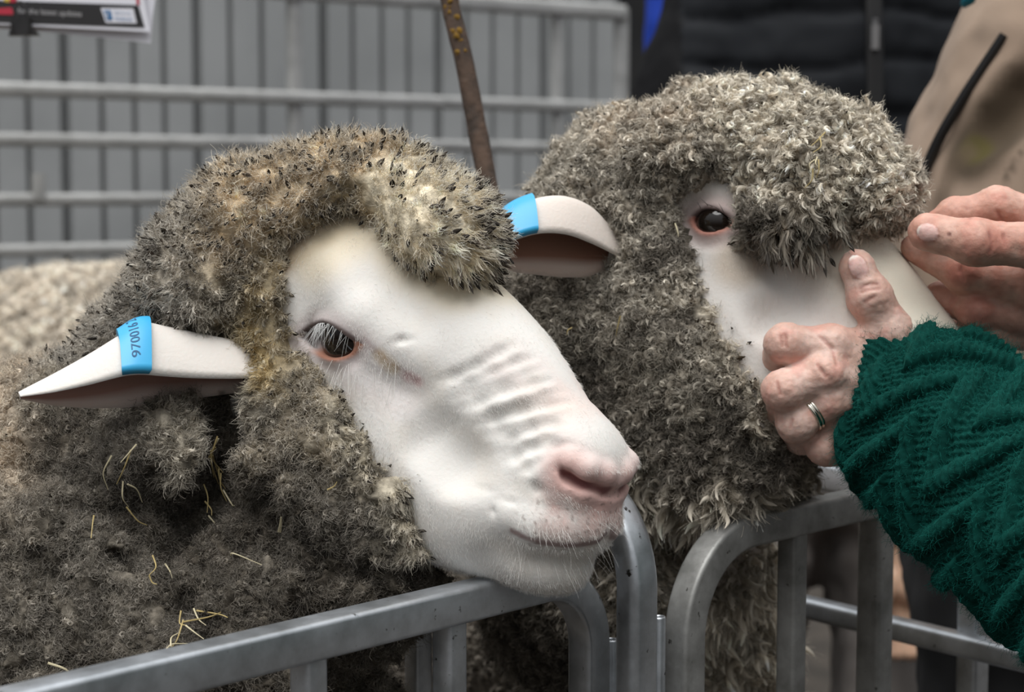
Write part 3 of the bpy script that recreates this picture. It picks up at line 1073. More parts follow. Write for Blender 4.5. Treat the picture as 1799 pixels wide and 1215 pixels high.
def grow_wool(name, V, Q, N, anchors, parent, nf=14, k=7, fr=.00010, seed=1, skip=None, dens_max=70e3, far=.2, shade=(.55, .35)):
    g = np.random.default_rng(seed)
    FNm = nrm(N[Q].mean(1))
    area = sample_mesh(V, Q, 1, g)[2]
    n = int(area * dens_max)
    p, j, _ = sample_mesh(V, Q, n, g)
    nn = FNm[j]
    tocam = nrm(CAM - p)
    face = (nn * tocam).sum(1)
    keep = (face > -.3) | (g.random(n) < far)
    if skip is not None: keep &= ~skip(p)
    p, nn = p[keep], nn[keep]
    S = anchor_mix(p, anchors)
    kp = g.random(len(p)) < S[:, 0] / dens_max
    p, nn, S = p[kp], nn[kp], S[kp]
    n = len(p)
    pr = {kk: S[:, i] for i, kk in enumerate(WKEYS)}
    o = len(WKEYS)
    base, mid, tip, flow = S[:, o:o + 3], S[:, o + 3:o + 6], S[:, o + 6:o + 9], S[:, o + 9:o + 12]
    D = nn + flow + (.25 + .75 * pr['lay'])[:, None] * g.normal(size=(n, 3)) + pr['lay'][:, None] * np.stack([fbm(p + 31, 45, 2), fbm(p + 37, 45, 2), fbm(p + 41, 45, 2)], 1)
    D = D + nn * np.clip(.32 - (nrm(D) * nn).sum(1), 0, 2)[:, None]
    D = nrm(D)
    e1 = nrm(np.cross(D, g.normal(size=(n, 3))))
    e2 = np.cross(D, e1)
    L = pr['L'] * g.uniform(.7, 1.25, n)
    ph = g.uniform(0, 6.28, n)
    bend = nrm(g.normal(size=(n, 3)) * .6 + np.array([0, 0, -.5]))
    br = np.clip(1 + .28 * g.normal(size=n) + .35 * fbm(p, 60, 2), .45, 1.7)
    t = np.linspace(0, 1, k)
    def path(tt, offs=None, jit=None, LL=None):
        LL = L if LL is None else LL
        x = p[:, None] + D[:, None] * (LL[:, None] * tt[None])[..., None]
        x = x + bend[:, None] * (.22 * LL[:, None] * tt[None] ** 2)[..., None]
        an = 6.283 * pr['freq'][:, None] * tt[None] + ph[:, None] + (0 if jit is None else jit[:, None])
        am = (pr['curl'][:, None] * np.sqrt(np.clip(tt, 0, 1))[None])
        x = x + e1[:, None] * (am * np.cos(an))[..., None] + e2[:, None] * (am * np.sin(an))[..., None]
        if offs is not None:
            x = x + offs[:, None] * (1 - pr['conv'][:, None] * tt[None] ** .8)[..., None]
        return x
    PT, RD, CO = [], [], []
    hue = np.array([1.0, .99, .97])
    for i in range(nf):
        rr = np.sqrt(g.random(n)) * pr['r']
        aa = g.uniform(0, 6.283, n)
        off = e1 * (rr * np.cos(aa))[:, None] + e2 * (rr * np.sin(aa))[:, None]
        x = path(t, off, g.normal(size=n) * .5, L * g.uniform(.72, 1.1, n))
        w = np.cumsum(g.normal(size=(n, k, 3)), 1) * (t ** 1.2)[None, :, None] * (pr['friz'] / math.sqrt(k))[:, None, None]
        x = x + w - nn[:, None] * .0005 * (1 - t)[None, :, None]
        PT.append(x)
        RD.append(np.tile(fr * (1 - .55 * t ** 2), (n, 1)) * g.uniform(.7, 1.2, n)[:, None])
        w1 = sstep(t, .05, .55)[None, :, None]
        w2 = sstep(t, .55, .95)[None, :, None]
        c = base[:, None] * (1 - w1) + mid[:, None] * w1
        c = c * (1 - w2) + tip[:, None] * w2
        CO.append(c * (br * g.uniform(.8, 1.2, n))[:, None, None])
    # the body of each lock
    x = path(t, None)
    cp = np.interp(t, [0, .15, .5, .8, 1], [.75, 1, 1, .8, .12])
    PT.append(x - nn[:, None] * .0004 * (1 - t)[None, :, None])
    RD.append((pr['core'] * g.uniform(.6, 1.3, n))[:, None] * cp[None])
    w1 = sstep(t, .05, .55)[None, :, None]
    w2 = sstep(t, .55, .95)[None, :, None]
    c = (base[:, None] * (1 - w1) + mid[:, None] * w1) * (1 - w2) + tip[:, None] * w2
    CO.append(c * (br * g.uniform(.8, 1.15, n))[:, None, None])
    # dirt-tipped staples: the tip of the lock is one dark pointed bead of grease and dust
    m = g.random(n) < pr['darkp']
    if m.any():
        tt = np.array([.62, .80, 1.0, 1.18])
        x = path(np.linspace(0, 1, 4), None)
        e = x[:, 3] - x[:, 2]
        e = nrm(e + D * .002)
        sl = (pr['sl'] * g.uniform(.55, 1.3, n))[:, None, None]
        tp = x[:, 3][:, None] + e[:, None] * sl * (np.linspace(-.75, .35, k))[None, :, None]
        PT.append(tp[m])
        prof = np.array([.25, .75, 1.0, 1.0, .85, .5, .06]) if k == 7 else np.sin(np.linspace(.15, 3.1, k))
        RD.append((pr['sr'] * g.uniform(.6, 1.25, n))[m][:, None] * prof[None])
        dk = np.array([.034, .029, .025]) * g.uniform(.5, 1.9, (m.sum(), 1)) + np.array([.03, .018, .006]) * g.random((m.sum(), 1)) ** 3
        CO.append(np.repeat(dk[:, None], k, 1))
    PT, RD, CO = np.concatenate(PT), np.concatenate(RD), np.concatenate(CO)
    ok = np.isfinite(PT).all((1, 2))
    print(name, 'fibres', len(PT))
    return hair_curves(name, PT[ok], RD[ok], np.clip(CO[ok], 0.004, .95), M_HAIR, parent)
# ---- left ram: fleece
hF = float(os.environ.get('FVOX', '0.003'))
lo = np.minimum(P(-60, 1260, .80), P(-60, 200, .80)); hi = np.maximum(P(930, 200, 1.2), P(930, 1250, 1.2))
gA = Field((-.36, .76, .66), (.03, 1.26, 1.24), hF)
fb(gA, 775, 400, .955, 118, 86, .046, 34)
fb(gA, 660, 315, .978, 120, 42, .042, 4)
fb(gA, 530, 350, .990, 120, 70, .048, -12)
fb(gA, 425, 395, 1.00, 110, 95, .060, -35)
fb(gA, 350, 500, .995, 110, 115, .060, -20)
fb(gA, 250, 590, 1.03, 110, 75, .065, -40)
fb(gA, 130, 680, 1.04, 100, 50, .06, -25)
wchain(gA, [(680, 305, .970), (610, 315, .974), (540, 345, .978), (480, 393, .976), (446, 450, .966), (456, 525, .957), (470, 610, .955)], .013)
wchain(gA, [(470, 640, .952), (510, 692, .945), (572, 762, .938), (622, 832, .932), (660, 892, .930), (690, 945, .930)], .014)
fb(gA, 520, 840, .965, 120, 170, .045, -15)
fb(gA, 560, 960, .965, 150, 120, .045)
fb(gA, 640, 1030, .97, 120, 90, .045)
fb(gA, 270, 810, .985, 180, 110, .062, -10)
fb(gA, 330, 720, .995, 110, 70, .05)
fb(gA, 90, 760, 1.03, 120, 100, .08)
fb(gA, 20, 850, 1.06, 160, 200, .1)
fb(gA, 250, 1020, .99, 230, 190, .075)
fb(gA, 480, 1080, .985, 220, 130, .06)
fb(gA, 60, 1100, 1.02, 200, 200, .09)
fb(gA, 300, 1260, 1.03, 400, 150, .11)
# the neck folds of a merino: ridges running down and forwards
for i, x in enumerate((-60, 20, 95, 175, 260, 350)):
    y = 860 + i * 16
    wchain(gA, [(x, y, .955), (x + 65, y + 110, .925), (x + 120, y + 230, .915), (x + 150, y + 340, .915)], [.010, .016, .018, .016], .012)
# crease between cheek and neck under the ear
def furrow(f, pts, r, dp, k=.010):
    q = [f.hit(*p) for p in pts]
    q = [p - ray_dir(*z) * (r - dp) for p, z in zip(q, pts)]
    f.chain(q, [r * .7] + [r] * (len(q) - 2) + [r * .6], k, sub=True)
furrow(gA, [(432, 668), (408, 715), (398, 765), (396, 815), (380, 860), (345, 900)], .013, .020, .012)
furrow(gA, [(396, 815), (430, 880), (470, 930)], .010, .010, .014)
furrow(gA, [(250, 830), (268, 900), (300, 960), (380, 1000)], .012, .014, .014)
furrow(gA, [(380, 860), (330, 920), (300, 960)], .012, .016, .014)
furrow(gA, [(470, 950), (560, 975), (640, 1000)], .010, .010, .014)
furrow(gA, [(120, 720), (140, 800), (180, 880)], .010, .008, .014)
for x0, y0, x1, y1 in ((-40, 940, 165, 1230), (25, 935, 235, 1210), (88, 945, 300, 1190), (150, 955, 365, 1170), (215, 985, 400, 1165)):
    xm, ym = .5 * (x0 + x1) + 14, .5 * (y0 + y1) - 8
    furrow(gA, [(x0, y0), (.5 * (x0 + xm) + 4, .5 * (y0 + ym) - 4), (xm, ym), (.5 * (x1 + xm) + 4, .5 * (y1 + ym)), (x1, y1)], .0068, .0095, .005)
wchain(gA, [(430, 560, .91), (436, 640, .905)], [.006, .010], .010, sub=True)
V1, Q1 = gA.mesh(2)
N1 = mesh_normals(V1, Q1)
V1, Q1 = refine(V1, Q1)
N1 = mesh_normals(V1, Q1)
rid_ = np.exp(-((V1 - P(150, 1080, .93)) ** 2).sum(1) / .075 ** 2)
low_ = (1 - .65 * rid_) * sstep(P(0, 700, .95)[2] - V1[:, 2], -.02, .06)          # the neck wool is lumpier than the crown
V1 = V1 + N1 * (.0040 * fbm(V1, 38, 2) + (.0015 + .0165 * low_) * (np.abs(noise(V1, 58)) - .25) + (.0008 + .0070 * low_) * (np.abs(noise(V1 + 9, 140)) - .2) + (.0003 + .0020 * low_) * noise(V1 + 5, 320))[:, None]
N1 = mesh_normals(V1, Q1)
CREAM, GREY = (.60, .50, .36), (.30, .27, .23)
st_top = style((.70, .59, .41), (.70, .62, .48), (.70, .66, .58), 60e3, .0048, .0036, .15, .0005, 1.5, .0024, .50, .0076, .00130, .12, .0002)
st_fringe = style((.70, .60, .43), (.72, .64, .50), (.56, .51, .43), 30e3, .0110, .0036, .8, .0004, 1.0, .0014, .80, .0085, .00130, .1, .0007)
st_gold = style((.38, .27, .11), (.38, .29, .15), (.38, .33, .23), 60e3, .0060, .0034, .5, .0007, 1.4, .0020, .25, .0046, .00085, .3, .0008)
st_crown = style((.60, .45, .27), (.60, .49, .35), (.66, .60, .51), 66e3, .0062, .0036, .3, .0007, 1.5, .0026, .60, .0052, .00095, .3, .0004)
st_grey = style((.29, .26, .21), (.33, .30, .26), (.45, .42, .37), 66e3, .0066, .0036, .4, .0009, 1.6, .0028, .62, .0048, .0011, .4, .0008)
st_temple = style((.48, .38, .22), (.44, .38, .28), (.42, .38, .31), 60e3, .0065, .0034, .5, .0007, 1.4, .0020, .40, .0046, .00085, .3, .0009)
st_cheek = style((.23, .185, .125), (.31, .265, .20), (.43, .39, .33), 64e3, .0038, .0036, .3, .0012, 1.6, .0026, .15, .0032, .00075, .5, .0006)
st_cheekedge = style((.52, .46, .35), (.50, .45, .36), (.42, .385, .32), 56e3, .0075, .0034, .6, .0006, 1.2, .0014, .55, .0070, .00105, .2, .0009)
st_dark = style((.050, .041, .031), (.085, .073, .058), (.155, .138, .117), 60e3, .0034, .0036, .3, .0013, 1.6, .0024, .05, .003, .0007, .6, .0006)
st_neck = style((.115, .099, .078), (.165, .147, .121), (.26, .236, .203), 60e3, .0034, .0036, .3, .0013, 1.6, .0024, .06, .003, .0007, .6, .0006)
st_smooth = style((.34, .30, .235), (.39, .35, .285), (.44, .405, .345), 70e3, .0070, .0040, .4, .0008, 1.4, .0020, .16, .003, .0007, .3, .0008)
st_pale = style((.42, .335, .25), (.50, .415, .32), (.60, .52, .42), 64e3, .0042, .0040, .35, .0014, 1.6, .0028, 0, .003, .0007, .5, .0008)
st_bare = style((.74, .64, .46), (.74, .66, .51), (.74, .69, .59), 40e3, .0040, .0036, .2, .0004, 1.2, .0018, .12, .0045, .0008, .2, .0001)
fwdA, sideA, crA = RA[:, 0], RA[:, 1], RA[:, 2]
def fl(s, v):
    s = s.copy()
    s[-3:] = v
    return s
ANCH_A = [
    ((770, 400, .92), fl(st_top, RIGHT * 2.0 + UP * .5)), ((860, 400, .95), fl(st_top, RIGHT * 1.4 - UP * .1 - FWD * .3)), ((700, 330, .93), fl(st_top, RIGHT * 1.3 + UP * 1.3)), ((790, 330, .95), fl(st_top, RIGHT * 1.6 + UP * 1.0)), ((690, 430, .91), fl(st_top, RIGHT * 1.3 - UP * .5)), ((655, 370, .93), fl(st_bare, RIGHT * 1.0)), ((690, 395, .92), fl(st_bare, RIGHT * 1.0)), ((670, 440, .92), fl(st_bare, -UP * .8)),
    ((720, 480, .91), fl(st_fringe, RIGHT * .6 - UP * 1.3)), ((780, 495, .91), fl(st_fringe, RIGHT * .7 - UP * 1.2)), ((850, 490, .92), fl(st_fringe, RIGHT * .9 - UP * .9)), ((640, 290, .95), fl(st_crown, RIGHT * .4 + UP * .4)), ((560, 300, .95), st_crown),
    ((450, 330, .95), st_crown), ((520, 350, .94), fl(st_crown, -fwdA * .2)), ((400, 420, .94), st_crown), ((470, 480, .95), fl(st_temple, -fwdA * .5)), ((600, 340, .95), fl(st_temple, -fwdA * .8 + UP * .3)), ((530, 385, .955), fl(st_temple, -fwdA * .8)), ((480, 570, .93), fl(st_temple, -UP * .5)),
    ((436, 560, .93), fl(st_gold, -UP * .6)), ((432, 610, .93), fl(st_gold, -UP * .6)), ((320, 440, .96), st_grey), ((300, 540, .94), st_grey), ((210, 580, .98), st_grey), ((370, 560, .94), st_smooth), ((120, 640, 1.0), st_grey),
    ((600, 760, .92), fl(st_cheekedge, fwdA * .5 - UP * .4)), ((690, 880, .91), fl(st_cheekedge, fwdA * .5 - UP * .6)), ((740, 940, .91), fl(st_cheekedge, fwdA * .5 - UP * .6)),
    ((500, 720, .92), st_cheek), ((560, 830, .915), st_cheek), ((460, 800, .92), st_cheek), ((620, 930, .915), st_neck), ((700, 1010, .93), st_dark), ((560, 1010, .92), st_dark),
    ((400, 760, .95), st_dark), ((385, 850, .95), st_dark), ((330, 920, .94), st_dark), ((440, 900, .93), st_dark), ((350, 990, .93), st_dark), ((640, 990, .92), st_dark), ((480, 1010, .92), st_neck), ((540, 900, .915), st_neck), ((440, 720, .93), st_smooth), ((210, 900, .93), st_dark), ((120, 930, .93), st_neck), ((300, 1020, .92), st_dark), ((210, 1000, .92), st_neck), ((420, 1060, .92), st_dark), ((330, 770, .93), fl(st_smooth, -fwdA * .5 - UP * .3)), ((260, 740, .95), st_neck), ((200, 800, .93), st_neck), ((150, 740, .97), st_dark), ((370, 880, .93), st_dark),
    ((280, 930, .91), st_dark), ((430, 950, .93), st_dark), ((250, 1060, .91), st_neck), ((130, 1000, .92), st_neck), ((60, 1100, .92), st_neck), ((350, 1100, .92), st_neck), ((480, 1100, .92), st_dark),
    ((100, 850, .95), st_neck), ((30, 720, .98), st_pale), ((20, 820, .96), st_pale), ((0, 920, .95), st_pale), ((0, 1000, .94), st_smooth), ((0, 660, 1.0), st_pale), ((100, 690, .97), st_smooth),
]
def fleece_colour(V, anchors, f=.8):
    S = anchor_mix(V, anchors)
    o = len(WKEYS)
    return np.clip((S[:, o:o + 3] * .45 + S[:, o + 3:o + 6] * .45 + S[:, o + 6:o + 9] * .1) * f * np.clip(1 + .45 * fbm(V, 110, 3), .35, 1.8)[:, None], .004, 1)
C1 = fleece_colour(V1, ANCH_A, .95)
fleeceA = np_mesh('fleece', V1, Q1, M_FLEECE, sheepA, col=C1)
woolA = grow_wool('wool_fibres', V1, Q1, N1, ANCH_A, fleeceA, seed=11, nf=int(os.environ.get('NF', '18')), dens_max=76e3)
woolA['kind'] = 'stuff'
# ---------------------------------------------------------------- right sheep
RB = head_frame(42, 27, 8)
HB = Head(P(1250, 386, 1.02), .058, RB, 1.0)
fB = ram_head_field(HB, float(os.environ.get('VOX', '0.0013')) * 1.15, ((-.035, 0, -.010), (.068, .056, .055)))
# broad roman nose of the older ram
HB.one(fB, (.068, 0, .012), (.080, .034, .035), -8, k=.015)
cB = fB.hit(1248, 388)
EYES_B = carve_eye(HB, fB, (1, -1), cB, fB.hit(1285, 392) - fB.hit(1215, 388), r=.0125, hw=.0125, hh=.0064)
groove(HB, fB, [(1285, 400), (1300, 425), (1310, 450)], .0035, .0018)
groove(HB, fB, [(1300, 520), (1350, 560), (1390, 600)], .010, .002, .012)
V, Q = fB.mesh()
L = HB.loc(V)
col = np.tile((.70, .665, .63), (len(V), 1))
col = blend(col, .75 * sstep(L[:, 2], -.005, .03) * sstep(L[:, 0], .01, .06), (.72, .66, .53))
col = blend(col, .5 * (1 - sstep(np.linalg.norm(V - fB.hit(1300, 460), axis=1), .008, .022)), (.42, .30, .18))
for (c, u, v, n) in EYES_B:
    q = V - c
    qu, qv, qn = q @ u, q @ v, q @ n
    R0 = (.0125 ** 2 + .0064 ** 2) / (2 * .0064)
    o = R0 - .0064
    d = np.maximum(np.hypot(qu, qv + o) - R0, np.hypot(qu, qv - o) - R0)
    d[qn < 0] = 1
    col = blend(col, .6 * (1 - sstep(d, .003, .014)), (.55, .38, .36))
    rim = 1 - sstep(d, .0008, .0042)
    col = blend(col, .95 * rim * (qv < .002), (.46, .20, .15))
    col = blend(col, .9 * rim * (qv >= .002), (.12, .08, .075))
mbB = MB()
mbB.add(V, Q)
colsB = [col]
EAR_B = [((1088, 452, 1.030), (1088, 425, 1.042), (1088, 470, 1.046)), ((1065, 440, 1.020), (1062, 398, 1.034), (1060, 476, 1.037)),
         ((1035, 426, 1.012), (1032, 370, 1.028), (1030, 486, 1.031)), ((995, 412, 1.005), (990, 355, 1.022), (990, 487, 1.026)),
         ((950, 410, 1.000), (945, 358, 1.017), (945, 483, 1.022)), ((905, 422, .996), (900, 376, 1.012), (905, 478, 1.016)),
         ((870, 440, .994), (866, 412, 1.006), (868, 468, 1.010)), ((845, 456, .996), (842, 450, 1.001), (844, 462, 1.003))]
SB, NB = ear_surface(EAR_B)
add_ear(mbB, colsB, SB, NB, .004, (.74, .66, .60), (.34, .17, .115), (.065, .032, .026))
SB2, NB2 = far_ear(HB, SB, NB)
add_ear(mbB, colsB, SB2, NB2, .004, (.74, .66, .60), (.34, .17, .115), (.065, .032, .026))
sheepB = mbB.build('sheep', M_FACE, col=np.vstack(colsB))
tag(sheepB, 'ram with curly grey cap of wool whose muzzle is held by hands', 'sheep')
for (c, u, v, n) in EYES_B:
    g = np.linspace(0, np.pi, 24)
    a = np.linspace(0, 2 * np.pi, 48, endpoint=False)
    G = np.stack([np.sin(g)[:, None] * np.cos(a)[None], np.sin(g)[:, None] * np.sin(a)[None], np.cos(g)[:, None] * np.ones(48)[None]], -1) * .0125
    MB().grid(G @ np.stack([u, v, n]) + c, closed_v=True).build('eye', M_EYE, sheepB)
gB = Field((-.06, .84, .62), (.30, 1.36, 1.32), hF)
fb(gB, 1425, 302, 1.045, 150, 113, .060, 12)
fb(gB, 1540, 338, 1.035, 50, 52, .044, 25)
fb(gB, 1370, 380, 1.015, 62, 40, .032)
fb(gB, 1305, 240, 1.07, 125, 80, .06, -10)
fb(gB, 1180, 275, 1.085, 130, 85, .07, -28)
fb(gB, 1040, 345, 1.11, 100, 68, .07, -28)
fb(gB, 1120, 370, 1.08, 65, 70, .05)
fb(gB, 1150, 440, 1.065, 55, 70, .045)
fb(gB, 1030, 450, 1.085, 75, 60, .034)
fb(gB, 1080, 280, 1.11, 80, 70, .05, -25)
fb(gB, 1040, 520, 1.075, 65, 36, .038)
fb(gB, 945, 512, 1.09, 60, 34, .036)
wchain(gB, [(1165, 330, 1.06), (1160, 390, 1.055), (1180, 460, 1.045), (1208, 525, 1.035), (1250, 590, 1.025), (1292, 655, 1.018), (1325, 720, 1.015), (1335, 790, 1.02)], .013)
fb(gB, 1150, 560, 1.07, 95, 120, .058)
fb(gB, 1190, 690, 1.07, 135, 130, .062, 10)
fb(gB, 1000, 600, 1.11, 110, 130, .075)
fb(gB, 1250, 800, 1.075, 125, 80, .062)
fb(gB, 1050, 780, 1.12, 140, 150, .08)
fb(gB, 1350, 835, 1.085, 60, 36, .038, -25)
fb(gB, 1190, 950, 1.175, 140, 125, .060)
fb(gB, 1190, 1100, 1.235, 160, 170, .070)
fb(gB, 1200, 1260, 1.235, 160, 140, .07)
fb(gB, 1000, 1000, 1.15, 150, 200, .08)
wchain(gB, [(1180, 560, .995), (1190, 640, .995), (1180, 720, 1.0)], [.004, .006, .004], .014, sub=True)
wchain(gB, [(1110, 640, 1.02), (1120, 740, 1.015), (1150, 830, 1.02)], [.005, .007, .004], .016, sub=True)
gB.ell(cB + .002 * UP, (.016, .02, .011), np.stack([EYES_B[0][1], EYES_B[0][3], EYES_B[0][2]], 1), .008, sub=True)
V2, Q2 = gB.mesh(2)
N2 = mesh_normals(V2, Q2)
V2, Q2 = refine(V2, Q2)
N2 = mesh_normals(V2, Q2)
V2 = V2 + N2 * (.004 * fbm(V2, 42, 2) + .0100 * (np.abs(noise(V2, 62)) - .25) + .0045 * (np.abs(noise(V2 + 9, 150)) - .2) + .0016 * noise(V2 + 5, 320))[:, None]
N2 = mesh_normals(V2, Q2)
sb_curl = style((.28, .23, .17), (.54, .48, .39), (.82, .755, .64), 96e3, .0075, .0024, .6, .0017, 1.2, .0016, .10, .0026, .0007, .8, .0013)
sb_back = style((.36, .28, .21), (.47, .40, .32), (.62, .56, .47), 84e3, .0080, .0026, .6, .0014, 1.3, .0018, .16, .003, .0007, .6, .0010)
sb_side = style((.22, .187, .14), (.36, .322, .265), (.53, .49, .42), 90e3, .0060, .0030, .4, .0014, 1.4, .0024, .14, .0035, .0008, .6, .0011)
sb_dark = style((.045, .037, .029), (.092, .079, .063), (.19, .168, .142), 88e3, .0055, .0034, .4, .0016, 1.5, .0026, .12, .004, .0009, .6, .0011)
sb_fringe = style((.24, .20, .145), (.33, .29, .235), (.32, .29, .245), 80e3, .0105, .0028, .75, .0013, 1.3, .0014, .35, .008, .0010, .4, .0009)
sb_edge = style((.58, .52, .42), (.56, .51, .42), (.52, .47, .39), 66e3, .0085, .0032, .6, .0010, 1.3, .0016, .3, .0065, .00105, .3, .0009)
sb_long = style((.20, .165, .115), (.48, .42, .33), (.78, .71, .60), 46e3, .024, .0050, .75, .0028, 1.1, .0030, .02, .003, .0007, .4, .0021)
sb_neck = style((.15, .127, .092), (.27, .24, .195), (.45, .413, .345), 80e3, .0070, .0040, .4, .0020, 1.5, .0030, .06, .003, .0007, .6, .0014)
sb_drip = style((.20, .165, .12), (.26, .225, .18), (.14, .125, .11), 60e3, .0190, .0028, .85, .0010, 1.2, .0016, .5, .0105, .0010, .3, .0008)
DN = -UP * 1.3
ANCH_B = [
    ((1300, 170, 1.03), sb_curl), ((1400, 230, .99), sb_curl), ((1500, 260, .99), sb_curl), ((1450, 350, .98), fl(sb_curl, -UP * .3)), ((1570, 330, .99), sb_curl), ((1600, 390, 1.0), fl(sb_curl, -UP * .4)), ((1330, 300, 1.0), sb_curl),
    ((1520, 400, .98), fl(sb_curl, -UP * .2)), ((1425, 415, .985), fl(sb_drip, -UP * 2.2)), ((1355, 410, .985), fl(sb_drip, -UP * 2.2)), ((1390, 400, .985), fl(sb_fringe, -UP * .9)), ((1310, 380, .99), fl(sb_dark, -UP * .6)), ((1600, 425, 1.0), fl(sb_dark, -UP * .5)),
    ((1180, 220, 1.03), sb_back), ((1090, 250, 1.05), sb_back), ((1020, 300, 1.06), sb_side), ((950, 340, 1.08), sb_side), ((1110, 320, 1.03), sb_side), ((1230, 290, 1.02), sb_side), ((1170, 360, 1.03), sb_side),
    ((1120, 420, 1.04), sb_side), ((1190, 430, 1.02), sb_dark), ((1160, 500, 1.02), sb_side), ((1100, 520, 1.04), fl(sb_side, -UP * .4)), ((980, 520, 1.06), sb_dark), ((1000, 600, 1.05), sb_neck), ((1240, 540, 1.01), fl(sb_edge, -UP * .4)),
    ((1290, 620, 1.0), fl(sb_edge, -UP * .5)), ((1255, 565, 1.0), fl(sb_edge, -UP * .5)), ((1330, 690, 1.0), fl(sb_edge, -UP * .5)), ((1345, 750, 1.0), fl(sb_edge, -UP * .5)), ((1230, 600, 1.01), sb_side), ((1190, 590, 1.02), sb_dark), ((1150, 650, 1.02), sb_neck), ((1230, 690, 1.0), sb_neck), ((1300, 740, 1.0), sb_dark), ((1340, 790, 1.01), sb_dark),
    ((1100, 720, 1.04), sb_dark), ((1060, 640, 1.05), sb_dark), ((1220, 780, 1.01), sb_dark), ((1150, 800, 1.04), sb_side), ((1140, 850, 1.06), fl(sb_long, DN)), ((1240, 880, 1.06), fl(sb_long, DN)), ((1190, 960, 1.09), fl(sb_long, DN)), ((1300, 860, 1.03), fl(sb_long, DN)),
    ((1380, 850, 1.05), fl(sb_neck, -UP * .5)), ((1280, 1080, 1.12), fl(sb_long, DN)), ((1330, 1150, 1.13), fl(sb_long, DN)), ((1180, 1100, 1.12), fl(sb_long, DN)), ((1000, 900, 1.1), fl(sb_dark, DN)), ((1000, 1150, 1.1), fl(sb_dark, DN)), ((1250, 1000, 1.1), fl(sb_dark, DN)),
]
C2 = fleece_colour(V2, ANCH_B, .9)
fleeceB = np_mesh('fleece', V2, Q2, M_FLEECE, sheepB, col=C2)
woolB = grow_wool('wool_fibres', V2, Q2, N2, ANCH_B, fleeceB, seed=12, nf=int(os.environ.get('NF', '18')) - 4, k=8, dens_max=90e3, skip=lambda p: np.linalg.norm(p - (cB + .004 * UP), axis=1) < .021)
woolB['kind'] = 'stuff'
# ---------------------------------------------------------------- hands
M_SKIN = attr_mat('skin', rough=0.5, spec=0.35, sss=0.35, sss_rad=(1, .4, .25), sss_scale=0.004, bump=0.35, bump_scale=420, speck=0.10)
M_SKIN.node_tree.nodes['Principled BSDF'].inputs['Roughness'].default_value = .52

def finger(f, pts, r, k=.0035, knuckle=True):
    f.chain(pts, r, k)
    if knuckle:
        for i in range(1, len(pts) - 1):
            f.ell(pts[i], (r[i] * 1.06,) * 3, k=.004)

def nail_frame(tip, prev, out):
    a = nrm(np.asarray(tip) - prev)
    n = nrm(out - (out @ a) * a)
    return np.stack([a, np.cross(n, a), n], 1)

def skin_mesh(f, knucks, nails, creases, base=(.60, .37, .30), pale=(.70, .50, .43), red=(.60, .25, .20), veins=()):
    for pts, r, dp in creases:
        n = [f.normal(p) for p in pts]
        f.chain([p + m * (r - dp) for p, m in zip(pts, n)], r, .0012, sub=True)
    for (c, R, sx, sy) in nails:
        f.ell(c, (sx, sy, .0022), R, .0008)
    V, Q = largest(*f.mesh(1))
    N = mesh_normals(V, Q)
    V = V + N * (.00028 * fbm(V, 260, 3) + .0005 * fbm(V, 70, 2))[:, None]
    col = np.tile(np.array(base), (len(V), 1))
    col = blend(col, .55 * sstep(fbm(V, 55), -.2, .6), pale)
    col = blend(col, .40 * sstep(fbm(V + 5, 80), .0, .6), red)
    for p, r in knucks:
        col = blend(col, .55 * (1 - sstep(np.linalg.norm(V - p, axis=1), r * .3, r)), red)
    for pts, r, dp in creases:
        col = blend(col, .5 * (1 - sstep(seg_dist(V, pts), .0004, .0016)), (.36, .13, .10))
    for (c, R, sx, sy) in nails:
        q = (V - c) @ R
        e = np.sqrt((q[:, 0] / sx) ** 2 + (q[:, 1] / sy) ** 2)
        m = (1 - sstep(e, .9, 1.05)) * (q[:, 2] > -.001)
        col = blend(col, m * .85, (.74, .50, .46))
        col = blend(col, m * sstep(q[:, 0] / sx, .62, .8), (.80, .72, .66))
        col = blend(col, .5 * (1 - sstep(np.abs(e - 1.05), .02, .12)) * (q[:, 2] > -.002), (.45, .20, .16))
    return V, Q, col

# ---- hand in the green sleeve
def gz(px, py, dd=0.0):
    """depth of the ram's nose on that line of sight, less dd"""
    q = fB.hit(px, py)
    return float((q - CAM) @ FWD) - dd
zt = gz(1503, 480, .0085)
dG = zt - .905
print('thumb depth', zt)
def G(px, py, d): return P(px, py, d + dG)
fG = Field(np.minimum(P(1310, 860, .84 + dG), P(1700, 400, .84 + dG)), np.maximum(P(1700, 400, 1.0 + dG), P(1310, 860, 1.0 + dG)), .0009)
thumb = [G(1568, 640, .912), G(1566, 586, .910), G(1528, 522, .905), G(1506, 470, .905)]
index = [G(1540, 655, .917), G(1458, 606, .902), G(1380, 604, .897), G(1358, 648, .922), G(1368, 672, .940)]
middle = [G(1540, 690, .915), G(1450, 654, .895), G(1376, 686, .890), G(1374, 722, .918), G(1392, 740, .940)]
ring = [G(1545, 720, .917), G(1456, 702, .900), G(1398, 742, .897), G(1408, 768, .922), G(1425, 775, .940)]
pinky = [G(1550, 750, .922), G(1474, 742, .910), G(1448, 784, .908), G(1466, 806, .928), G(1480, 800, .940)]
for a, b, r0, r1 in ((index[0], index[1], .0150, .0105), (middle[0], middle[1], .0155, .0108), (ring[0], ring[1], .0150, .0102), (pinky[0], pinky[1], .0140, .0095)):
    fG.cone(a, b, r0, r1, .009)
finger(fG, index[1:], [.0102, .0100, .0085, .0068])
finger(fG, middle[1:], [.0104, .0102, .0086, .0070])
finger(fG, ring[1:], [.0100, .0098, .0084, .0068])
finger(fG, pinky[1:], [.0092, .0090, .0078, .0062])
finger(fG, thumb, [.0150, .0125, .0108, .0092], .006)
fG.ell(G(1504, 466, .9065), (.0088, .0088, .0075), k=.004)
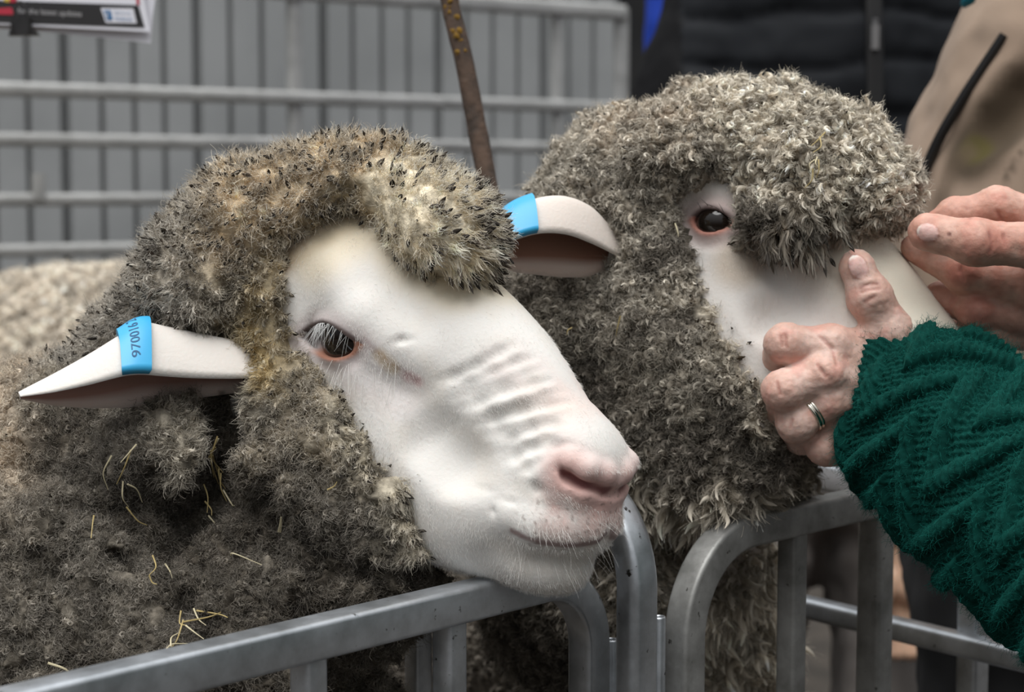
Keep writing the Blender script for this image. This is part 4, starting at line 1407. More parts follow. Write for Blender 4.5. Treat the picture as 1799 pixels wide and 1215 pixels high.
fG.cone(G(1545, 600, .914), G(1490, 606, .908), .0095, .0070, .010)     # web of the thumb
fG.cone(G(1560, 690, .92), G(1700, 770, .935), .024, .026, .014)        # wrist
for a, b in ((index[1], index[0]), (middle[1], middle[0]), (ring[1], ring[0])):    # tendons on the back
    n = nrm(CAM - a)
    fG.cone(a + n * .0088, a * .45 + b * .55 + n * .0118, .0032, .0016, .006)
for p in (index[1], middle[1], ring[1], pinky[1]):
    fG.ell(p + nrm(CAM - p) * .003, (.0098,) * 3, k=.006)
def onG(*p): return fG.hit(*p)
crG = [([onG(1512, 505), onG(1526, 500), onG(1540, 498)], .0012, .0008), ([onG(1514, 512), onG(1530, 508), onG(1545, 506)], .0012, .0006), ([onG(1520, 530), onG(1536, 520)], .001, .0004),
       ([onG(1372, 590), onG(1374, 606)], .0011, .0005), ([onG(1380, 588), onG(1382, 608)], .0011, .0005), ([onG(1366, 672), onG(1370, 690)], .0011, .0005), ([onG(1392, 736), onG(1388, 750)], .001, .0004),
       ([onG(1440, 590), onG(1462, 612), onG(1470, 640)], .0014, .0005), ([onG(1436, 640), onG(1450, 660)], .0014, .0005)]
Rn = nail_frame(thumb[3], thumb[2], nrm(CAM - thumb[3]) + UP * .5 + RIGHT * .15)
nlG = [(onG(1506, 468) - nrm(ray_dir(1506, 468)) * -.0008, Rn, .0068, .0050)]
VG, QG, CG = skin_mesh(fG, [(index[1], .014), (middle[1], .014), (ring[1], .013), (index[2], .013), (middle[2], .013), (pinky[2], .012), (thumb[2], .014)], nlG, crG,
                       base=(.62, .40, .33), pale=(.74, .55, .48), red=(.62, .28, .23))

# ---- bare hand plucking at the wool
fR = Field(np.minimum(P(1585, 660, .90), P(1990, 290, .90)), np.maximum(P(1585, 660, 1.10), P(1990, 290, 1.10)), .0011)
thumbR = [P(1628, 407, 0.980), P(1712, 425, 0.970), P(1830, 432, 0.973), P(1920, 470, 0.988)]
indexR = [P(1640, 398, 1.003), P(1680, 378, 1.000), P(1752, 362, 0.996), P(1860, 395, 0.998)]
midR = [P(1606, 436, 1.023), P(1694, 478, 1.006), P(1810, 508, 1.003), P(1900, 480, 1.008)]
ringR = [P(1650, 520, 1.028), P(1716, 545, 1.010), P(1830, 560, 1.008), P(1920, 520, 1.013)]
pinkR = [P(1690, 578, 1.033), P(1745, 586, 1.016), P(1840, 590, 1.018), P(1920, 550, 1.018)]
finger(fR, thumbR, [.0098, .0116, .0125, .018])
fR.ell(P(1640, 409, .978), (.0112, .0100, .0090), k=.004)
finger(fR, indexR, [.0075, .0090, .0098, .0125])
finger(fR, midR, [.0078, .0108, .0115, .015])
finger(fR, ringR, [.0085, .0100, .0108, .014])
finger(fR, pinkR, [.0070, .0085, .0095, .013])
fR.cone(P(1900, 470, 1.003), P(1990, 480, 1.02), .030, .026, .015)
def onR(*p): return fR.hit(*p)
crR = [([onR(1738, 408), onR(1742, 428), onR(1738, 448)], .0012, .0005), ([onR(1762, 410), onR(1766, 430)], .0012, .0004), ([onR(1686, 466), onR(1692, 490)], .0012, .0005),
       ([onR(1700, 366), onR(1704, 384)], .0011, .0004), ([onR(1752, 372), onR(1760, 386)], .0012, .0006)]
Rt = nail_frame(thumbR[0], thumbR[1], nrm(CAM - thumbR[0]) - UP * .05)
nlR = [(onR(1630, 408) + nrm(ray_dir(1630, 408)) * .0010, Rt, .0060, .0048)]
VR, QR, CR = skin_mesh(fR, [(onR(1750, 425), .012), (onR(1684, 480), .013), (onR(1720, 545), .014), (thumbR[0], .012)], nlR, crR,
                       base=(.56, .31, .24), pale=(.66, .43, .35), red=(.54, .20, .15))
dm = 1 - sstep(np.linalg.norm(VR - onR(1668, 411), axis=1), .0008, .0016)
CR = blend(CR, dm * .8, (.15, .05, .04))
# ---------------------------------------------------------------- the person in the green sweater
personG = np_mesh('person', VG, QG, M_SKIN, col=CG)
tag(personG, 'person in a dark green cable knit sweater holding the ram by its muzzle', 'person')
def knit_mat():
    m, n, l, b = new_mat('green_wool_knit')
    a = n.new('ShaderNodeAttribute')
    a.attribute_name = 'col'
    b.inputs['Roughness'].default_value = .9
    b.inputs['Specular IOR Level'].default_value = .1
    b.inputs['Sheen Weight'].default_value = .25
    b.inputs['Sheen Tint'].default_value = (.05, .35, .28, 1)
    l.new(a.outputs['Color'], b.inputs['Base Color'])
    return m
M_KNIT = knit_mat()
slv_px = [(1532, 680, .936, 138), (1562, 696, .927, 145), (1610, 728, .912, 157), (1670, 780, .893, 168), (1745, 846, .870, 180), (1850, 925, .842, 192), (2000, 1020, .80, 212), (2200, 1130, .75, 240)]
ctl = np.array([P(x, y, d + dG) for x, y, d, r in slv_px])
rad = np.array([r * (d + dG) / F for x, y, d, r in slv_px])
ctl = np.vstack([ctl, [(.455, .650, .845), (.560, .585, .960), (.640, .545, 1.120), (.690, .520, 1.270)]])
rad = np.concatenate([rad, [.066, .074, .080, .078]])
pth = catmull(ctl, 60)
rr = np.interp(np.linspace(0, 1, len(pth)), np.linspace(0, 1, len(rad)), rad)
sl = np.concatenate([[0], np.cumsum(np.linalg.norm(np.diff(pth, axis=0), axis=1))])
ns = 620
sv = np.concatenate([np.linspace(0, .20, 520, endpoint=False), np.linspace(.20, sl[-1], ns - 520)])
cen = np.stack([np.interp(sv, sl, pth[:, i]) for i in range(3)], 1)
rv = np.interp(sv, sl, rr)
tg = nrm(np.gradient(cen, axis=0))
sd = nrm(np.cross(tg, FWD))
un = np.cross(sd, tg)
nu = 560
an = np.linspace(0, 2 * np.pi, nu, endpoint=False)
Nn = sd[:, None] * np.cos(an)[None, :, None] + un[:, None] * np.sin(an)[None, :, None]
U = an[None, :] / (2 * np.pi) * np.ones((ns, 1))
S_ = sv[:, None] * np.ones((1, nu))
cuff = 1 - sstep(S_, .020, .026)
rib = np.cos(U * 2 * np.pi * 68)
h = cuff * (.0007 * rib)
lx = U * 14.0                                   # lozenges of a travelling cable, with moss stitch inside
body = 1 - cuff
ly = (S_ - .026) / .058
def cable(ph, w):
    # raised cord that zigzags round the sleeve
    x = (U * 4 + ph) % 1.0
    z = np.abs((ly + .25) % 1.0 - .5) * 2
    c0 = .18 + .64 * z
    d = np.abs(x - c0) / w
    return np.clip(1 - d ** 2, 0, 1), d
c1, d1 = cable(0, .13)
c2, d2 = cable(.5, .13)
x4 = (U * 4 + .25) % 1.0
twist = np.clip(1 - (np.abs(x4 - .5 - .10 * np.sin(2 * np.pi * S_ / .026)) / .10) ** 2, 0, 1) 
twist2 = np.clip(1 - (np.abs(x4 - .5 + .10 * np.sin(2 * np.pi * S_ / .026)) / .10) ** 2, 0, 1)
rope = np.maximum(np.maximum(c1, c2), 0)
moss = np.cos(U * 2 * np.pi * 62) * np.cos(2 * np.pi * S_ / .0052)
strand = np.cos(2 * np.pi * (U * 62) + 2 * np.pi * S_ / .006)
h = h + body * (.0062 * np.sqrt(rope) + .0010 * strand * (rope > .05) + .0012 * moss * (1 - np.clip(rope * 3, 0, 1)))
G3 = cen[:, None] + Nn * (rv[:, None, None])
big = .006 * fbm(G3, 16, 2) + .0012 * fbm(G3, 180, 2)
h = h + big * sstep(S_, .0, .03)
h = h - .0022 * np.exp(-((S_ - .024) / .004) ** 2)
h = h + .0016 * np.exp(-((S_) / .003) ** 2) * 0
G3 = G3 + Nn * h[..., None]
inner = cen[:40, None] + Nn[:40] * (rv[:40, None, None] - .004)
mb = MB()
mb.grid(np.concatenate([inner[::-1], G3], 0), closed_v=True)
kc = np.array([.0016, .040, .032])
cc = np.tile(kc, (ns, nu, 1)) * (1 + .25 * fbm(G3, 200, 2))[..., None]
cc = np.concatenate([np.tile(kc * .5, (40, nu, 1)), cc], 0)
sleeve = mb.build('sweater_sleeve', M_KNIT, personG, col=np.clip(cc.reshape(-1, 3), .001, 1))
# mohair halo
g = np.random.default_rng(5)
nh = 42000
ii = g.integers(4, 520, nh)
jj = g.integers(0, nu, nh)
hp = G3[ii, jj]
ok = (Nn[ii, jj] * nrm(CAM - hp)).sum(1) > -.35
hp, hn = hp[ok], Nn[ii, jj][ok]
t5 = np.linspace(0, 1, 5)
dirn = nrm(hn + 1.1 * g.normal(size=hp.shape))
Lh = g.uniform(.0015, .005, len(hp))
hx = hp[:, None] + dirn[:, None] * (Lh[:, None] * t5)[..., None] + np.cumsum(g.normal(size=(len(hp), 5, 3)), 1) * .0006 * t5[None, :, None]
hair_c = np.array([.005, .105, .085]) * g.uniform(.5, 1.5, (len(hp), 1))
fz = hair_curves('sweater_fuzz', hx, np.full(hx.shape[:2], .00005), np.repeat(hair_c[:, None], 5, 1), M_HAIR, sleeve)
fz['kind'] = 'stuff'
# wedding ring on the ring finger
a0, a1 = ring[1], ring[2]
rc = a0 * .45 + a1 * .55
ax = nrm(a1 - a0)
e1 = nrm(np.cross(ax, [.3, .2, .9])); e2 = np.cross(ax, e1)
th = np.linspace(0, 2 * np.pi, 64, endpoint=False)
prof = np.array([(-.0022, .0), (-.0020, .0007), (-.0007, .0009), (-.0003, .0005), (.0003, .0005), (.0007, .0009), (.0020, .0007), (.0022, 0), (.0018, -.0006), (-.0018, -.0006)])
Rg = rc + (e1 * np.cos(th)[:, None] + e2 * np.sin(th)[:, None])[:, None] * (.0101 + prof[None, :, 1:]) + ax * prof[None, :, :1]
M_RING = simple_mat('silver', (.75, .70, .60), .18, 1.0)
rg = MB().grid(Rg, closed_u=True, closed_v=True).build('finger_ring', M_RING, personG)
rg['label'] = 'plain silver double band ring'

# the rest of the figure, beyond the frame on the right
fS = Field(np.array([.56, .28, .80]), np.array([1.12, .76, 1.46]), .009)
fS.ell(np.array([.84, .52, 1.12]), (.20, .14, .34), k=.03)
fS.ell(np.array([.84, .52, 1.29]), (.22, .12, .13), k=.04)
fS.cone(np.array([1.02, .52, 1.29]), np.array([1.05, .50, .96]), .075, .06, .02)
Vs, Qs = largest(*fS.mesh(2))
sweat = np_mesh('sweater', Vs, Qs, M_KNIT, personG, col=np.tile(kc, (len(Vs), 1)))
fS = Field(np.array([.62, .30, FLOOR]), np.array([1.06, .74, .98]), .010)
fS.ell(np.array([.84, .52, .85]), (.17, .13, .11), k=.03)
for x in (.755, .925): fS.cone(np.array([x, .52, .82]), np.array([x, .52, FLOOR + .04]), .09, .06, .02)
Vs, Qs = largest(*fS.mesh(2))
np_mesh('trousers', Vs, Qs, simple_mat('dark_trousers', (.02, .022, .03), .9), personG)
def inner_figure():
    hd_ = np.array([.84, .50, 1.62])
    f = Field(np.array([.26, .26, .82]), np.array([1.10, .78, 1.78]), .009)
    f.ell(hd_, (.076, .095, .115), k=.02); f.ell(hd_ + np.array([0, -.085, -.015]), (.016, .024, .022), k=.015); f.ell(hd_ + np.array([0, -.055, -.075]), (.045, .045, .04), k=.02)
    for s in (-1, 1): f.ell(hd_ + np.array([.078 * s, .01, -.005]), (.012, .022, .032), k=.006)
    f.chain([hd_ + np.array([0, .02, -.08]), np.array([.84, .52, 1.36]), np.array([.72, .52, 1.28]), np.array([.640, .545, 1.120]), np.array([.46, .645, .85]), ctl[7], ctl[6]], [.05, .055, .05, .04, .035, .030, .026], .01)
    return largest(*f.mesh(1))
Vi, Qi = inner_figure()
hr_ = Field(np.array([.72, .38, 1.45]), np.array([.96, .66, 1.80]), .008)
hr_.ell(np.array([.84, .525, 1.65]), (.088, .10, .11), k=.01)
Vs, Qs = largest(*hr_.mesh(1)); np_mesh('hair', Vs, Qs, simple_mat('grey_hair', (.25, .24, .23), .8), personG)
# ---------------------------------------------------------------- bodies of the sheep, down to their feet
def trunk(ctr, u, length, rad, h=.009, zc=None, chest=None, head=None, bow=.05):
    """woolly barrel with four legs; returns (fleece mesh, legs mesh)"""
    u = nrm(np.asarray(u, float)); n = np.array([-u[1], u[0], 0])
    c = np.asarray(ctr, float)
    ends = [c - u * length / 2, c + u * length / 2]
    lo = np.minimum(*ends) - rad - .15; hi = np.maximum(*ends) + rad + .15
    if chest is not None:
        lo = np.minimum(lo, np.min([q for q, r in chest], 0) - .2); hi = np.maximum(hi, np.max([q for q, r in chest], 0) + .2)
    lo[2] = FLOOR - .01
    f = Field(lo, hi, h)
    R = np.stack([u, n, [0, 0, 1]], 1)
    f.ell(c, (length * .58, rad * .86, rad), R, .05)
    for k in (-1, 1): f.ell(c + u * k * length * .30, (length * .28, rad * .80, rad * .92), R, .06)
    if chest is not None:
        for i in range(len(chest) - 1):
            f.cone(chest[i][0], chest[i + 1][0], chest[i][1], chest[i + 1][1], .05)
    g = Field(lo, hi, h)
    for k in (-1, 1):
        for s in (-1, 1):
            top = c + u * k * length * .33 + n * s * rad * .45
            top = np.array([top[0], top[1], c[2] - rad * .5])
            kn = np.array([top[0], top[1], FLOOR + .22]) + u * (.015 if k > 0 else -.035)
            ft = np.array([top[0], top[1], FLOOR + .035])
            g.cone(top, kn, .055, .026, .01); g.cone(kn, ft, .024, .020, .01); g.ell(ft + u * .012 - np.array([0, 0, .012]), (.034, .026, .024), R, .008)
    g.cone(c - u * length * .3, c + u * length * .3, rad * .4, rad * .4, .02)
    return f, g

def wool_trunk(name, f, parent, anchors, seed, vis=None, nf=8, dens=45e3, skip=None):
    V, Q = largest(*f.mesh(1))
    N = mesh_normals(V, Q)
    V = V + N * (.008 * fbm(V, 22, 3))[:, None]
    return V, Q, N
# left ram's trunk, going away to the left
cA_ = np.array([-.74, 1.42, .66])
tfA, tgA = trunk(cA_, (-.80, .60, 0), .80, .225, chest=[(np.array([-.50, 1.24, .70]), .19), (np.array([-.30, 1.10, .86]), .11)])
VT, QT = largest(*tgA.mesh(1))
np_mesh('neck_and_legs', VT, QT, obj=False)
def add_piece(o, V, Q, col):
    """join more of the same body into its one mesh"""
    me = o.data
    V0 = np.empty(len(me.vertices) * 3, np.float32); me.vertices.foreach_get('co', V0)
    L0 = np.empty(len(me.loops), np.int32); me.loops.foreach_get('vertex_index', L0)
    st = np.empty(len(me.polygons), np.int32); me.polygons.foreach_get('loop_start', st)
    tot = np.empty(len(me.polygons), np.int32); me.polygons.foreach_get('loop_total', tot)
    c0 = np.empty(len(me.vertices) * 4, np.float32); me.color_attributes['col'].data.foreach_get('color', c0)
    V0 = V0.reshape(-1, 3); c0 = c0.reshape(-1, 4)[:, :3]
    qs = []
    for k in (3, 4):
        m = tot == k
        if m.any(): qs.append(L0[st[m][:, None] + np.arange(k)])
    qs.append(np.asarray(Q) + len(V0))
    new = np_mesh('x', np.vstack([V0, V]), qs, me.materials[0], col=np.vstack([c0, np.tile(col, (len(V), 1))]), obj=False)
    new.name = o.name
    o.data = new
add_piece(personG, Vi, Qi, (.62, .40, .33))
lo_ = np.minimum(ctl[6], ctl[0]) - .05; hi_ = np.maximum(ctl[6], ctl[0]) + .05
fw_ = Field(lo_, hi_, .004)
fw_.chain([ctl[1], ctl[3], ctl[4], ctl[6]], [.024, .026, .028, .028], .01)
Vi, Qi = largest(*fw_.mesh(1))
add_piece(personG, Vi, Qi, (.62, .40, .33))
neckA = Field(np.array([-.75, .95, .5]), np.array([.0, 1.6, 1.1]), .006)
neckA.chain([HA.w(-.06, 0, -.03), np.array([-.27, 1.08, .86]), np.array([-.48, 1.22, .70]), cA_], [.055, .075, .11, .12], .03)
neckA.cone(HA.w(.03, 0, -.05), np.array([-.20, 1.05, .80]), .03, .06, .03)
VN, QN = largest(*neckA.mesh(1))
add_piece(sheepA, VN, QN, (.55, .50, .46))
add_piece(sheepA, VT, QT, (.42, .38, .33))
def trunk_fleece(f, parent, name, anchors, seed, nf=7, dens=40e3, far=.05, skip=None, k=7):
    V, Q = largest(*f.mesh(1))
    N = mesh_normals(V, Q)
    V = V + N * (.007 * fbm(V, 24, 3))[:, None]
    fo = np_mesh(name, V, Q, M_FLEECE, parent, col=fleece_colour(V, anchors))
    px = W / 2 + F * (V - CAM)[:, 0] / ((V - CAM) @ FWD)
    py = H / 2 - F * ((V - CAM) @ UP) / ((V - CAM) @ FWD)
    inv_ = ((px > -120) & (px < W + 100) & (py < H + 120))
    Qv = Q[inv_[Q].any(1)]
    w = grow_wool('wool_fibres', V, Qv, N, anchors, fo, seed=seed, nf=nf, dens_max=dens, far=far, skip=skip, k=k)
    w['kind'] = 'stuff'
    return fo
ft_ = trunk_fleece(tfA, sheepA, 'body_fleece', [((0, 800, 1.1), st_pale), ((-300, 900, 1.3), st_pale)], 31)
# right ram's trunk, behind both heads
cB_ = np.array([.03, 1.72, .60])
tfB, tgB = trunk(cB_, (-.06, -1, 0), .60, .205, chest=[(np.array([.06, 1.45, .68]), .15), (np.array([.09, 1.28, .80]), .08)])
neckB = Field(np.array([-.2, .95, .5]), np.array([.35, 1.8, 1.15]), .006)
neckB.chain([HB.w(-.05, 0, -.03), np.array([.085, 1.23, .88]), np.array([.05, 1.46, .70]), cB_], [.050, .055, .08, .10], .03)
neckB.cone(HB.w(.035, 0, -.045), np.array([.11, 1.18, .82]), .036, .045, .03)
VN, QN = largest(*neckB.mesh(1)); VT, QT = largest(*tgB.mesh(1))
add_piece(sheepB, VN, QN, (.60, .54, .50))
add_piece(sheepB, VT, QT, (.42, .38, .33))
trunk_fleece(tfB, sheepB, 'body_fleece', [((1000, 900, 1.3), sb_dark), ((1200, 1100, 1.3), sb_dark)], 32, nf=5, dens=25e3)
# pale sheep further back on the left
cC_ = P(300, 800, 2.40)
st_far = style((.50, .42, .33), (.64, .56, .46), (.74, .67, .57), 60e3, .010, .0055, .4, .0026, 1.8, .0040, 0, .003, .0007, .5, .0022)
tfC, tgC = trunk(cC_, (-1, .12, 0), .62, .250, chest=[(cC_ + np.array([-.24, .03, .0]), .14), (cC_ + np.array([-.42, .08, .0]), .09)])
VT, QT = largest(*tgC.mesh(1))
hc = cC_ + np.array([-.50, .12, -.02])
tgh = Field(hc - .22, hc + .22, .006)
tgh.ell(hc, (.09, .055, .06), k=.02); tgh.cone(hc + np.array([-.03, 0, -.01]), hc + np.array([-.13, .03, -.05]), .05, .034, .02)
for s in (-1, 1): tgh.cone(hc + np.array([.03, .05 * s, .02]), hc + np.array([.06, .15 * s, .0]), .016, .008, .01)
tgh.cone(hc, cC_ + np.array([-.2, .03, .0]), .05, .09, .02)
VH, QH = largest(*tgh.mesh(1))
sheepC = np_mesh('sheep', VH, QH, M_FACE, col=np.tile((.6, .55, .5), (len(VH), 1)))
tag(sheepC, 'pale cream fleeced sheep partly seen behind the left ram\'s ear', 'sheep')
add_piece(sheepC, VT, QT, (.42, .38, .33))
for s in (-1, 1):
    g_ = np.linspace(0, np.pi, 12); a_ = np.linspace(0, 2 * np.pi, 20, endpoint=False)
    Gs = np.stack([np.sin(g_)[:, None] * np.cos(a_)[None], np.sin(g_)[:, None] * np.sin(a_)[None], np.cos(g_)[:, None] * np.ones(20)[None]], -1) * .012
    MB().grid(Gs + hc + np.array([-.045, .05 * s, .018]), closed_v=True).build('eye', M_EYE, sheepC)
trunk_fleece(tfC, sheepC, 'fleece', [((100, 600, 1.8), st_far), ((300, 500, 1.8), st_far)], 33, nf=10, dens=40e3)

# ---------------------------------------------------------------- ear tags, lashes, whiskers, face hair
M_TAG = simple_mat('blue_plastic', (.045, .40, .72), .35, spec=.5)
M_INK = simple_mat('tag_print', (.02, .10, .22), .6)
def ear_tag(S, N, thick, u0, u1, v0, v1, parent, text=None, flipu=False):
    """plastic strap folded over the front edge of the ear"""
    nu, nv = S.shape[:2]
    def at(uu, vv, off):
        fu, fv = np.clip(uu, 0, 1) * (nu - 1), np.clip(vv, 0, 1) * (nv - 1)
        i, j = np.minimum(fu.astype(int), nu - 2), np.minimum(fv.astype(int), nv - 2)
        a, b = (fu - i)[..., None], (fv - j)[..., None]
        s = S[i, j] * (1 - a) * (1 - b) + S[i + 1, j] * a * (1 - b) + S[i, j + 1] * (1 - a) * b + S[i + 1, j + 1] * a * b
        m = N[i, j] * (1 - a) * (1 - b) + N[i + 1, j] * a * (1 - b) + N[i, j + 1] * (1 - a) * b + N[i + 1, j + 1] * a * b
        return s + nrm(m) * off
    uu, vv = np.meshgrid(np.linspace(u0, u1, 14), np.linspace(v0, v1, 24), indexing='ij')
    top = at(uu, vv, thick + .0016); low = at(uu, vv, thick * .3)
    mb = MB()
    mb.grid(np.concatenate([top, low[:, ::-1]], 1), closed_v=True)
    for e in (0, -1):
        ring_ = np.concatenate([top, low[:, ::-1]], 1)[e]
        k = len(ring_)
        mb.add(np.vstack([ring_, ring_.mean(0)]), None, np.stack([np.arange(k), np.roll(np.arange(k), -1), np.full(k, k)], -1))
    t = mb.build('ear_tag', M_TAG, parent)
    t['label'] = 'bright blue plastic ear tag'
    if text:
        cu = bpy.data.curves.new('txt', 'FONT')
        cu.body = text
        cu.align_x = 'CENTER'; cu.align_y = 'CENTER'
        cu.resolution_u = 3
        o = bpy.data.objects.new('txt', cu)
        COL.objects.link(o)
        bpy.context.view_layer.update()
        me = bpy.data.meshes.new_from_object(o.evaluated_get(bpy.context.evaluated_depsgraph_get()))
        bpy.data.objects.remove(o)
        v = np.array([q.co[:] for q in me.vertices])
        ex = np.abs(v[:, 0]).max()
        q = v[:, 0] / ex * .44 + .5          # along the strap
        w = v[:, 1] / ex * .44 * 1.9 + .5
        p = at(u0 + (u1 - u0) * (w if not flipu else 1 - w), v0 + (v1 - v0) * (.06 + .56 * q), thick + .0016 + .00025)
        for i, x in enumerate(me.vertices): x.co = p[i]
        me.materials.append(M_INK)
        link(bpy.data.objects.new('tag_number', me), t)
    return t
ear_tag(SA, NA, .004, 3.72 / 9, 5.0 / 9, -.0, .66, sheepA, '970016 2')
ear_tag(SB, NB, .004, 4.15 / 7, 5.25 / 7, .0, .60, sheepB)

M_WHITE_HAIR = attr_mat('white_hair', rough=.5, spec=.3)
def strands(name, roots, dirs, L, r, col, parent, droop=0.0, k=6, g=None, wob=.1):
    t = np.linspace(0, 1, k)
    x = roots[:, None] + dirs[:, None] * (L[:, None] * t)[..., None]
    x = x - UP * (droop * L[:, None] * t ** 2)[..., None]
    if g is not None: x = x + np.cumsum(g.normal(size=x.shape), 1) * (wob * L / k)[:, None, None] * t[None, :, None]
    return hair_curves(name, x, np.broadcast_to(r * (1 - .8 * t), x.shape[:2]), np.broadcast_to(np.asarray(col), x.shape), M_WHITE_HAIR, parent)
def face_hair(hd, f, parent, n, seed, skip=None, col=(.80, .775, .74), L0=.0030):
    g = np.random.default_rng(seed)
    V, Q = f.mesh(1)
    p, j, _ = sample_mesh(V, Q, n, g)
    nn = nrm(mesh_normals(V, Q)[Q].mean(1))[j]
    keep = ((nn * nrm(CAM - p)).sum(1) > -.2)
    if skip is not None: keep &= ~skip(p)
    p, nn = p[keep], nn[keep]
    l = hd.loc(p)
    fl_ = hd.R[:, 0] * .75 + hd.R[:, 2] * -.35
    back = (1 - sstep(l[:, 2], -.05, .01))[:, None]
    D = nrm(nn * .32 + nrm(fl_ * (1 - .5 * back) - UP * .8 * back) + .28 * g.normal(size=p.shape) + .5 * np.stack([fbm(p, 60, 2), fbm(p + 3, 60, 2), fbm(p + 5, 60, 2)], 1))
    L = L0 * g.uniform(.6, 1.3, len(p))
    t = np.linspace(0, 1, 4)
    x = p[:, None] - nn[:, None] * .0004 + D[:, None] * (L[:, None] * t)[..., None] - nn[:, None] * (.25 * L[:, None] * t ** 2)[..., None]
    c = np.asarray(col) * g.uniform(.88, 1.08, (len(p), 1))
    c = c * (1 - .10 * sstep(fbm(p, 35), 0, .6))[:, None] * np.array([1, 1, 1.0])
    o = hair_curves('face_hair', x, np.broadcast_to(  .00005 * (1 - .75 * t), x.shape[:2]), np.repeat(c[:, None], 4, 1), M_WHITE_HAIR, parent)
    o['kind'] = 'stuff'
    return o
def skipA(p):
    l = HA.loc(p); l[:, 1] = np.abs(l[:, 1])
    d = np.full(len(p), False)
    q = HA.loc(np.array([fA.hit(*z) for z in [(1000, 832), (1030, 848), (1064, 858), (1090, 868)]]))
    d |= seg_dist(l, q) < .010
    q = HA.loc(np.array([fA.hit(*z) for z in [(866, 893), (882, 919), (914, 939), (952, 952), (991, 957), (1031, 955), (1057, 946), (1075, 930)]]))
    d |= seg_dist(l, q) < .0032
    for (c, u, v, n) in EYES_A: d |= np.linalg.norm(p - (c + n * .016), axis=1) < .0185
    return d
def skipB(p):
    d = np.full(len(p), False)
    for (c, u, v, n) in EYES_B: d |= np.linalg.norm(p - (c + n * .013), axis=1) < .0145
    return d
if os.environ.get('NOFACE') is None:
    face_hair(HA, fA, sheepA, 170000, 41, skipA)
    face_hair(HB, fB, sheepB, 120000, 42, skipB, col=(.76, .72, .66))
# lashes: long and white, raked down over the eye
g = np.random.default_rng(8)
c, u, v, n = EYES_A[0]
R0 = (.0205 ** 2 + .0088 ** 2) / (2 * .0088); o = R0 - .0088
n_l = 70
a = g.uniform(-.95, .75, n_l) * .0185
rt = c + u * a[:, None] + v * (np.sqrt(R0 ** 2 - a ** 2) - o + .0006)[:, None]
rt = rt + n * (np.sqrt(np.maximum(.0207 ** 2 - ((rt - c) ** 2).sum(1), 0)))[:, None]
D = nrm(n * .75 - v * g.uniform(.35, .95, (n_l, 1)) + u * g.uniform(-.25, .75, (n_l, 1)) + g.normal(size=(n_l, 3)) * .12)
strands('eyelashes', rt, D, g.uniform(.006, .0145, n_l), .00009, (.66, .66, .65), sheepA, .15, g=g)
c, u, v, n = EYES_B[0]
R0 = (.0125 ** 2 + .0064 ** 2) / (2 * .0064); o = R0 - .0064
a = np.array([-.006, -.001, .003, .006, .009]); n_l = 5
rt = c + u * a[:, None] + v * (np.sqrt(R0 ** 2 - a ** 2) - o + .001)[:, None] + n * .0108
strands('eyelashes', rt, nrm(n * .8 + v * .5 + g.normal(size=(5, 3)) * .2), g.uniform(.006, .011, 5), .0002, (.05, .04, .035), sheepB, .2, g=g)
# whiskers on lips and chin, long hairs under the eye
def on(f, pts): return np.array([f.hit(*p) for p in pts])
wp = [(g.uniform(900, 1070), 0) for _ in range(30)]
pts = []
for x, _ in wp:
    y = np.interp(x, [900, 950, 1000, 1040, 1070], [955, 970, 985, 985, 955]) + g.uniform(-14, 24)
    pts.append((x, min(y, np.interp(x, [900, 980, 1015, 1050, 1070], [975, 1008, 1010, 985, 955]))))
pts += [(g.uniform(890, 1085), 0) for _ in range(0)]
for _ in range(26):
    x = g.uniform(905, 1095); pts.append((x, np.interp(x, [905, 950, 1000, 1050, 1095], [915, 938, 944, 936, 905]) - g.uniform(2, 20)))
R_ = on(fA, pts); Nn_ = np.array([fA.normal(p) for p in R_])
D = nrm(Nn_ * .8 - UP * .55 + HA.R[:, 0] * .35 + g.normal(size=R_.shape) * .22)
wk = strands('whiskers', R_, D, g.uniform(.006, .016, len(R_)), .00006, (.78, .75, .72), sheepA, .2, g=g)
pts = [(g.uniform(560, 700), g.uniform(632, 668)) for _ in range(40)]
R_ = on(fA, pts); Nn_ = np.array([fA.normal(p) for p in R_])
D = nrm(Nn_ * .35 - UP * .9 + g.normal(size=R_.shape) * .18)
strands('cheek_hairs', R_, D, g.uniform(.010, .024, len(R_)), .00011, (.80, .78, .74), sheepA, .1, g=g)
# ---------------------------------------------------------------- people behind
def cloth_mesh(f, wr=.004, sc=14, seed=0, aniso=(1, 1, 1)):
    V, Q = largest(*f.mesh(2))
    N = mesh_normals(V, Q)
    q = V * np.asarray(aniso)
    V = V + N * (wr * fbm(q + seed, sc, 3))[:, None]
    return V, Q, mesh_normals(V, Q)
M_PUFF = attr_mat('black_quilted_nylon', rough=.75, spec=.16, bump=.15, bump_scale=60)
M_TAN = attr_mat('tan_softshell', rough=.9, spec=.12, bump=.35, bump_scale=900, sheen=.08)
M_TROUS = simple_mat('taupe_trousers', (.165, .148, .138), .9, bump=.3, bump_scale=300)
M_BLACK = simple_mat('black_cloth', (.005, .005, .006), .9)
M_ZIP = simple_mat('black_zip', (.012, .012, .013), .5)
M_STEEL = simple_mat('grey_zip_metal', (.42, .43, .45), .35, .8)
def figure_head(f, c, up=.12):
    f.ell(c, (.076, .095, .115), k=.02)
    f.ell(c + np.array([0, -.085, -.015]), (.016, .024, .022), k=.015)
    f.ell(c + np.array([0, -.055, -.075]), (.045, .045, .04), k=.02)
    for s in (-1, 1): f.ell(c + np.array([.078 * s, .01, -.005]), (.012, .022, .032), k=.006)
    f.cone(c + np.array([0, .015, -.06]), c + np.array([0, .03, -.20]), .055, .06, .02)

